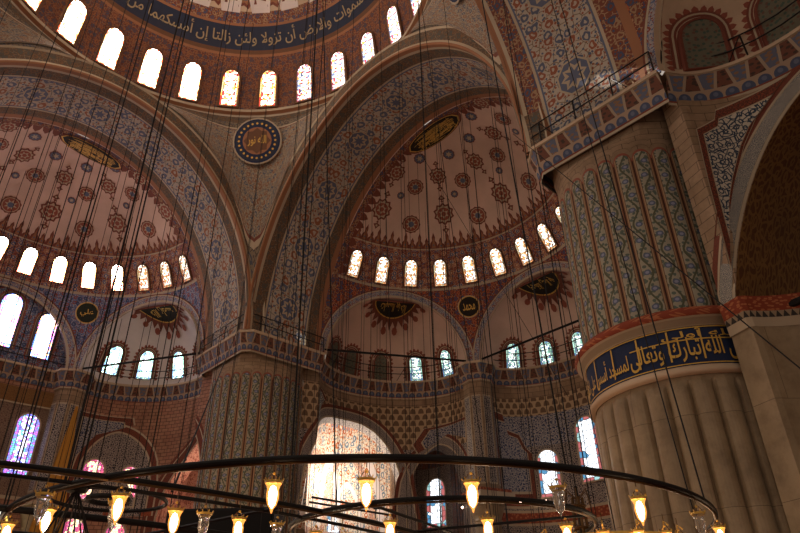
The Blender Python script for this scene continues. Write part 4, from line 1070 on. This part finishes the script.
# chandelier in front of the near pier
cA = (12.98, .18); root = empty('ring_chandelier', (cA[0], cA[1], ZR), 'wide black iron ring chandelier whose near rim sweeps across in front of both piers', 'chandelier')
mb = MB(); mb.tube(ring_pts(cA, 5.04, ZR, 129)[:-1], .028, 'iron', 8, True); mb.tube(ring_pts(cA, 5.02, ZR - .035, 129)[:-1], .014, 'bronze', 6, True); mb.make('ring', root)
for an, lit in [(-49.7, 1), (-40.3, 1), (-29.5, 1), (-19.5, 0), (-7.5, 1), (7, 0), (19.5, 1)] + [(34 + 12.3 * i, 0 if i % 4 == 2 else 1) for i in range(22)]:
    lamp(root, cA[0] + 5.04 * cos(radians(an)), cA[1] + 5.04 * sin(radians(an)), ZR - .03, lit, .23, .8)
for k in range(12):
    a = radians(30 * k + 12); b_ = MB(); x, y = cA[0] + 5.04 * cos(a), cA[1] + 5.04 * sin(a)
    x1, y1 = x * .93, y * .93
    b_.tube([(x, y, ZR), (x1, y1, 31.5)], .011, 'wire', 4); b_.make('suspension_cable', root)
for k in range(0):
    a = radians(60 * k + 22); b_ = MB(); b_.tube([(cA[0] + 5.0 * cos(a), cA[1] + 5.0 * sin(a), ZR), (cA[0] + 1.5 * cos(a), cA[1] + 1.5 * sin(a), ZR - .02)], .012, 'iron', 5); b_.make('spoke', root)
# smaller ring inside
cC = (14.58, .19); root = empty('ring_chandelier', (cC[0], cC[1], ZR), 'smaller iron ring chandelier low in the middle, inside the wide ring', 'chandelier')
mb = MB(); mb.tube(ring_pts(cC, 2.11, ZR, 97)[:-1], .027, 'iron', 8, True); mb.tube(ring_pts(cC, 2.1, ZR - .04, 97)[:-1], .014, 'bronze', 6, True); mb.make('ring', root)
for i, an in enumerate(list(range(-92, 268, 30))): lamp(root, cC[0] + 2.11 * cos(radians(an)), cC[1] + 2.11 * sin(radians(an)), ZR - .03, 1, .26, .8)
b_ = MB(); b_.tube([(cC[0], cC[1], ZR), (cC[0], cC[1], 31)], .012, 'wire', 4); b_.make('suspension_cable', root)
for k in range(4):
    a = radians(90 * k + 20); b_ = MB(); b_.tube([(cC[0] + 2.11 * cos(a), cC[1] + 2.11 * sin(a), ZR), (cC[0], cC[1], ZR + .02)], .02, 'iron', 5); b_.make('spoke', root)
# golden cluster with its post
cG = (16.0, 2.1); zg = 3.02; root = empty('ring_chandelier', (cG[0], cG[1], zg), 'small golden ring of crowded glowing lamps at the bottom edge before the near pier', 'chandelier')
mb = MB(); mb.tube(ring_pts(cG, .95, zg, 49)[:-1], .03, 'gold', 8, True); mb.tube(ring_pts(cG, .95, zg - .12, 49)[:-1], .02, 'gold', 6, True); mb.make('ring', root)
for i in range(14):
    a = radians(360 / 14 * i - 60); x, y = cG[0] + 1.0 * cos(a), cG[1] + 1.0 * sin(a); lamp(root, x, y, zg + .22, 1, .26, .8)
    b_ = MB(); b_.tube([(cG[0] + .95 * cos(a), cG[1] + .95 * sin(a), zg), (cG[0] + 1.0 * cos(a), cG[1] + 1.0 * sin(a), zg + .16), (cG[0] + 1.06 * cos(a), cG[1] + 1.06 * sin(a), zg + .1)], .012, 'gold', 5); b_.make('lamp_arm', root)
b_ = MB(); cp = (cG[0] - .15, cG[1] - .35)
for k in range(4):
    a = pi / 4 + pi / 2 * k; b_.tube([(cp[0] + .11 * cos(a), cp[1] + .11 * sin(a), zg - .2), (cp[0] + .07 * cos(a), cp[1] + .07 * sin(a), zg + .62)], .022, 'bronze', 5)
for z in (zg - .1, zg + .2, zg + .5): b_.tube(ring_pts(cp, .1, z, 13)[:-1], .02, 'bronze', 5, True)
b_.tube([(cp[0], cp[1], zg + .1), (cp[0], cp[1], zg + .78)], .025, 'iron', 6); b_.make('centre_post', root)
b_ = MB()
for k in range(6):
    a = 2 * pi * k / 6; b_.tube([(cp[0] + .02 * cos(a), cp[1] + .02 * sin(a), zg + .6), (cp[0] + .16 * cos(a), cp[1] + .16 * sin(a), zg + .72), (cp[0] + .2 * cos(a), cp[1] + .2 * sin(a), zg + .5)], .012, 'bronze', 5)
b_.make('crown', root)
b_ = MB(); b_.tube([(cp[0], cp[1], zg + .75), (cp[0], cp[1], 31)], .011, 'wire', 4); b_.make('suspension_cable', root)
# the giant ring under the main dome
cB = (1.5, -3.5); root = empty('ring_chandelier', (cB[0], cB[1], ZR), 'giant iron ring chandelier crossing the lower left with its long straight looking rim', 'chandelier')
mb = MB(); mb.tube(ring_pts(cB, 13.2, ZR, 241)[:-1], .028, 'iron', 8, True); mb.tube(ring_pts(cB, 13.22, ZR - .035, 241)[:-1], .013, 'bronze', 6, True); mb.make('ring', root)
mb = MB(); mb.tube(ring_pts(cB, 12.75, ZR, 241)[:-1], .022, 'iron', 6, True); mb.tube(ring_pts(cB, 11.05, ZR, 221)[:-1], .04, 'iron', 8, True); mb.tube(ring_pts(cB, 9.3, ZR, 221)[:-1], .04, 'iron', 8, True); mb.make('inner_ring', root)
for k in range(24):
    a = radians(15 * k + 3); b_ = MB(); b_.tube([(cB[0] + 9.3 * cos(a), cB[1] + 9.3 * sin(a), ZR), (cB[0] + 13.2 * cos(a + .03), cB[1] + 13.2 * sin(a + .03), ZR)], .022, 'iron', 5); b_.make('spoke', root)
for k in range(16):
    a = radians(22.5 * k - 3); x, y = cB[0] + 12.15 * cos(a), cB[1] + 12.15 * sin(a); b_ = MB(); b_.tube(ring_pts((x, y), .62, ZR, 33)[:-1], .022, 'iron', 6, True); b_.tube(ring_pts((x, y), .22, ZR, 17)[:-1], .03, 'iron', 6, True); b_.make('small_ring', root)
for an, lit in [(-6.8, 0), (-4.0, 0), (-1.4, 1), (0, 0), (1.8, 1), (4.0, 0), (8.5, 0)] + [(13 + 6.5 * i, 1 if i % 3 else 0) for i in range(51)]:
    lamp(root, cB[0] + 13.2 * cos(radians(an)), cB[1] + 13.2 * sin(radians(an)), ZR - .03, lit, .26, .8)
for k in range(12):
    a = radians(30 * k + 8); b_ = MB(); x, y = cB[0] + 13.2 * cos(a), cB[1] + 13.2 * sin(a); d = hypot(x, y); f_ = min(1, 11 / d)
    b_.tube([(x, y, ZR), (x * f_, y * f_, 33.2)], .012, 'wire', 4); b_.make('suspension_cable', root)
# hub with splayed stays
hb = (14.05, -4.62); root = empty('cable_hub', (hb[0], hb[1], ZR), 'dark knot of wires at the lower left where chandelier stays meet', 'cable hub')
mb = MB(); mb.lathe([(0, -.07), (.1, -.05), (.12, 0), (.08, .05), (0, .07)], 'iron', 10, (hb[0], hb[1], ZR)); mb.make('knot', root)
for k in range(9):
    a = 2 * pi * k / 9; b_ = MB(); b_.tube([(hb[0], hb[1], ZR), (hb[0] + .5 * cos(a), hb[1] + .5 * sin(a), ZR - 1.1)], .008, 'wire', 4); b_.make('stay', root)
b_ = MB(); b_.tube([(hb[0], hb[1], ZR), (hb[0] * .8, hb[1] * .8, 33.3)], .011, 'wire', 4); b_.make('suspension_cable', root)

# thin wires hanging from the vaults
def ceil_z(x, y):
    if hypot(x, y) < 10.2: return ZD + HD * sqrt(1 - (hypot(x, y) / RD) ** 2)
    if y > BO and hypot(x, y - BO) < B_ - .4: return ZC + HA * sqrt(1 - ((hypot(x, y - BO)) / B_) ** 2)
    v = (-x - BO) / KV['W']
    if v > 0 and hypot(y, v) < B_ - .4: return ZC + HA * sqrt(1 - (hypot(y, v) / B_) ** 2)
    if B_ < y < BO and abs(x) < B_ - .3: return ZC + HA * sqrt(1 - (x / B_) ** 2)
    if -BO < x < -B_ and abs(y) < B_ - .3: return ZC + HA * sqrt(1 - (y / B_) ** 2)
    return None
def wire_me():
    b = MB(); b.tube([(0, 0, 0), (0, 0, 1)], 1.0, 'wire', 4); o = b.make('proto'); m = o.data; bpy.data.objects.remove(o); return m
WME = wire_me()
def wire(x, y, r, lab, z0=3.1, grp=None):
    z1 = ceil_z(x, y)
    if z1 is None or hypot(x - 4.1, y - 2.6) < 2.0: return
    o = bpy.data.objects.new('hanging_wire', WME); COL.objects.link(o); o.location = (x, y, z0); o.scale = (r, r, z1 - z0 + .01); tag(o, lab, 'wire', grp or lab)
for i in range(9):
    for j in range(5):
        wire(-8.8 + 2.2 * i + random.uniform(-.5, .5), 11.5 + 2.7 * j + random.uniform(-.6, .6), .016, 'one of the thin black lamp wires hanging from the right half dome')
for i in range(9):
    for j in range(5):
        wire(-11.5 - 2.6 * j + random.uniform(-.6, .6), 9.0 - 2.1 * i + random.uniform(-.5, .5), .016, 'one of the thin black lamp wires hanging from the left half dome')
for i in range(26):
    a = 2 * pi * i / 26 * 2.4; rr = 4 + (i % 4) * 1.9
    wire(rr * cos(a), rr * sin(a), .013, 'one of the thin black lamp wires hanging from the main dome')
def slack(a, b, label):
    mb = MB(); mb.tube([a, b], .014, 'wire', 4); tag(mb.make('guy_wire'), label, 'wire')
slack((10.4, 9.6, 19.3), (19.2, 3.5, 4.5), 'slanting wire running down in front of the near pier')
slack((-11.0, 10.2, 19.0), (13.6, -3.4, 3.4), 'slanting wire running from the farther pier down to the lamp ring at left')
slack((1.0, 14.0, 27.0), (5.5, 18.5, 12.0), 'slanting wire crossing the right half dome')

# ---------------------------------------------------------------- loudspeaker, spotlights, ochre wedge, little gallery lights
root = empty('loudspeaker', (4.1, 2.6, 0), 'large black box loudspeaker raised on a mast below the farther pier', 'loudspeaker')
mb = MB(); mb.box((4.1, 2.6, 4.3), (1.45, .7, .95), 'black', .8); mb.make('cabinet', root)
mb = MB(); mb.box((4.62, 2.09, 4.3), (1.38, .03, .88), 'grille', .8); mb.make('grille', root)
mb = MB(); mb.tube([(4.1, 2.6, 0), (4.1, 2.6, 3.4)], .09, 'iron', 8); mb.make('mast', root)
mb = MB(); mb.box((4.1, 2.6, .04), (.6, .6, .04), 'iron', .8); mb.make('base_plate', root)
def spot_fix(x, y, z, label):
    root = empty('floodlight', (x, y, z), label, 'floodlight'); mb = MB(); mb.lathe([(0, -.12), (.12, -.12), (.16, .12), (0, .12)], 'black', 10, (x, y, z)); mb.make('housing', root)
    mb = MB(); mb.lathe([(0, .125), (.12, .125)], 'plaster_pale', 10, (x, y, z)); mb.make('lens', root); mb = MB(); mb.tube([(x, y, z - .1), (x, y, z - .7)], .03, 'iron', 5); mb.make('bracket', root)
spot_fix(-15.0, 10.6, ZC + 1.05, 'small floodlight on the railing left of the farther pier')
x, y, z = exwall('N', 150, 95, 10.0, -1.4); spot_fix(x, y, 10.45, 'small floodlight on the tie rod in the bright archway')
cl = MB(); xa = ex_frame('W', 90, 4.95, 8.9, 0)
def wedge(u, v):  # ochre sheet, narrow at the top, wider and rippled towards the foot
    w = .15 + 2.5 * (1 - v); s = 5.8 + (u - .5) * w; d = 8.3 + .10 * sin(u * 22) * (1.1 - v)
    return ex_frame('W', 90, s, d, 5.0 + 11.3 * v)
cl.grid(wedge, lsp(0, 1, 25), lsp(0, 1, 9), 'wedge_ochre'); tag(cl.make('ochre_wedge'), 'long ochre wedge widening downward between the blue window and the red windows at left', 'wedge')
for t_, o_ in ((66, .6), (52, 1.4), (44, 1.8), (24, .4)):
    x, y, z = exwall('N', 150, t_, 9.6, -o_); b = MB(); b.lathe([(0, -.09), (.09, 0), (0, .09)], 'small_bulb', 8, (x, y, 10.0)); b.tube([(x, y, 10.08), (x, y, 11.2)], .008, 'wire', 4)
    tag(b.make('small_hanging_lamp'), 'one of the tiny glowing lamps hanging in the dark archway and beside its column', 'lamp', 'tiny lamps near the column')
for t_ in (150, 128, 104):
    x, y, z = exwall('N', 90, t_, 9.9, .5); b = MB(); b.lathe([(0, -.09), (.09, 0), (0, .09)], 'small_bulb', 8, (x, y, 9.9)); b.tube([(x, y, 9.95), (x, y, 10.7)], .008, 'wire', 4); e = exwall('N', 90, t_, 10.7, .0); b.tube([(x, y, 10.7), e], .012, 'wire', 4)
    tag(b.make('small_hanging_lamp'), 'one of the tiny glowing lamps under the tall windows left of the near pier', 'lamp', 'tiny lamps on the ledge')

# ---------------------------------------------------------------- camera, light
cam = bpy.data.cameras.new('camera'); co = bpy.data.objects.new('camera', cam); COL.objects.link(co)
fw = Vector((-sin(YAW) * cos(PITCH), cos(YAW) * cos(PITCH), sin(PITCH))); rt = Vector((cos(YAW), sin(YAW), 0)); upv = rt.cross(fw)
r2 = rt * cos(ROLL) + upv * sin(ROLL); u2 = -rt * sin(ROLL) + upv * cos(ROLL)
co.matrix_world = Matrix(((r2.x, u2.x, -fw.x, CAM[0]), (r2.y, u2.y, -fw.y, CAM[1]), (r2.z, u2.z, -fw.z, CAM[2]), (0, 0, 0, 1)))
cam.sensor_width = 36; cam.lens = FPX / 800 * 36; cam.clip_end = 300
sc = bpy.context.scene; sc.camera = co
sc.view_settings.view_transform = 'Standard'; sc.view_settings.look = 'None'; sc.view_settings.gamma = 1.0; sc.view_settings.exposure = 0.42
w = bpy.data.worlds.new('world'); sc.world = w; w.use_nodes = True
bg = w.node_tree.nodes['Background']; bg.inputs[0].default_value = (1.0, .86, .74, 1); bg.inputs[1].default_value = .33
def area(name, loc, target, size, power, col):
    l = bpy.data.lights.new(name, 'AREA'); l.energy = power; l.size = size; l.color = col; l.shape = 'DISK'
    o = bpy.data.objects.new(name, l); COL.objects.link(o); o.location = loc; d = Vector(target) - Vector(loc); o.rotation_euler = d.to_track_quat('-Z', 'Y').to_euler(); return o
def point(name, loc, power, col, r=.5):
    l = bpy.data.lights.new(name, 'POINT'); l.energy = power; l.color = col; l.shadow_soft_size = r
    o = bpy.data.objects.new(name, l); COL.objects.link(o); o.location = loc; return o
def spot(name, loc, target, power, col, ang, blend=.3, r=.05):
    l = bpy.data.lights.new(name, 'SPOT'); l.energy = power; l.color = col; l.spot_size = radians(ang); l.spot_blend = blend; l.shadow_soft_size = r
    o = bpy.data.objects.new(name, l); COL.objects.link(o); o.location = loc; d = Vector(target) - Vector(loc); o.rotation_euler = d.to_track_quat('-Z', 'Y').to_euler(); return o
x, y, z = exwall('N', 150, 120, 11, -2.6); point('bay_daylight', (x, y, 12.5), 650, (1, .93, .82), .8); bpy.data.objects['bay_daylight'].data.energy = 700
x, y, z = exwall('W', 30, 40, 11, -1.6); point('bay_daylight', (x, y, 12), 120, (1, .8, .7), .5)
spot('sunbeam', (-9, 3.5, 33.5), (14.9, 10.4, 19.35), 60000, (1, .95, .9), 1.6, .2)
spot('sunbeam', (8, 3, 34), (-10.4, 14.3, 19.3), 16000, (1, .95, .85), 1.6, .3)
mb = MB(); e_ = exwall('E', 150, 182, ZC + .1, .5); mb.tube([e_, (e_[0] + .75, e_[1] + .3, ZC + 3.6)], .035, 'iron', 6); tag(mb.make('iron_pole'), 'slanting black iron pole beside the sunlit railing at the top right', 'pole')
for p_, e_w in (((13.0, 3.0, 2.7), 90), ((2.0, 9.0, 2.7), 480), ((1.5, -3.5, 2.7), 420), ((-8.0, 3.0, 2.7), 480)): point('lamp_light', p_, e_w, (1, .72, .45), .3)
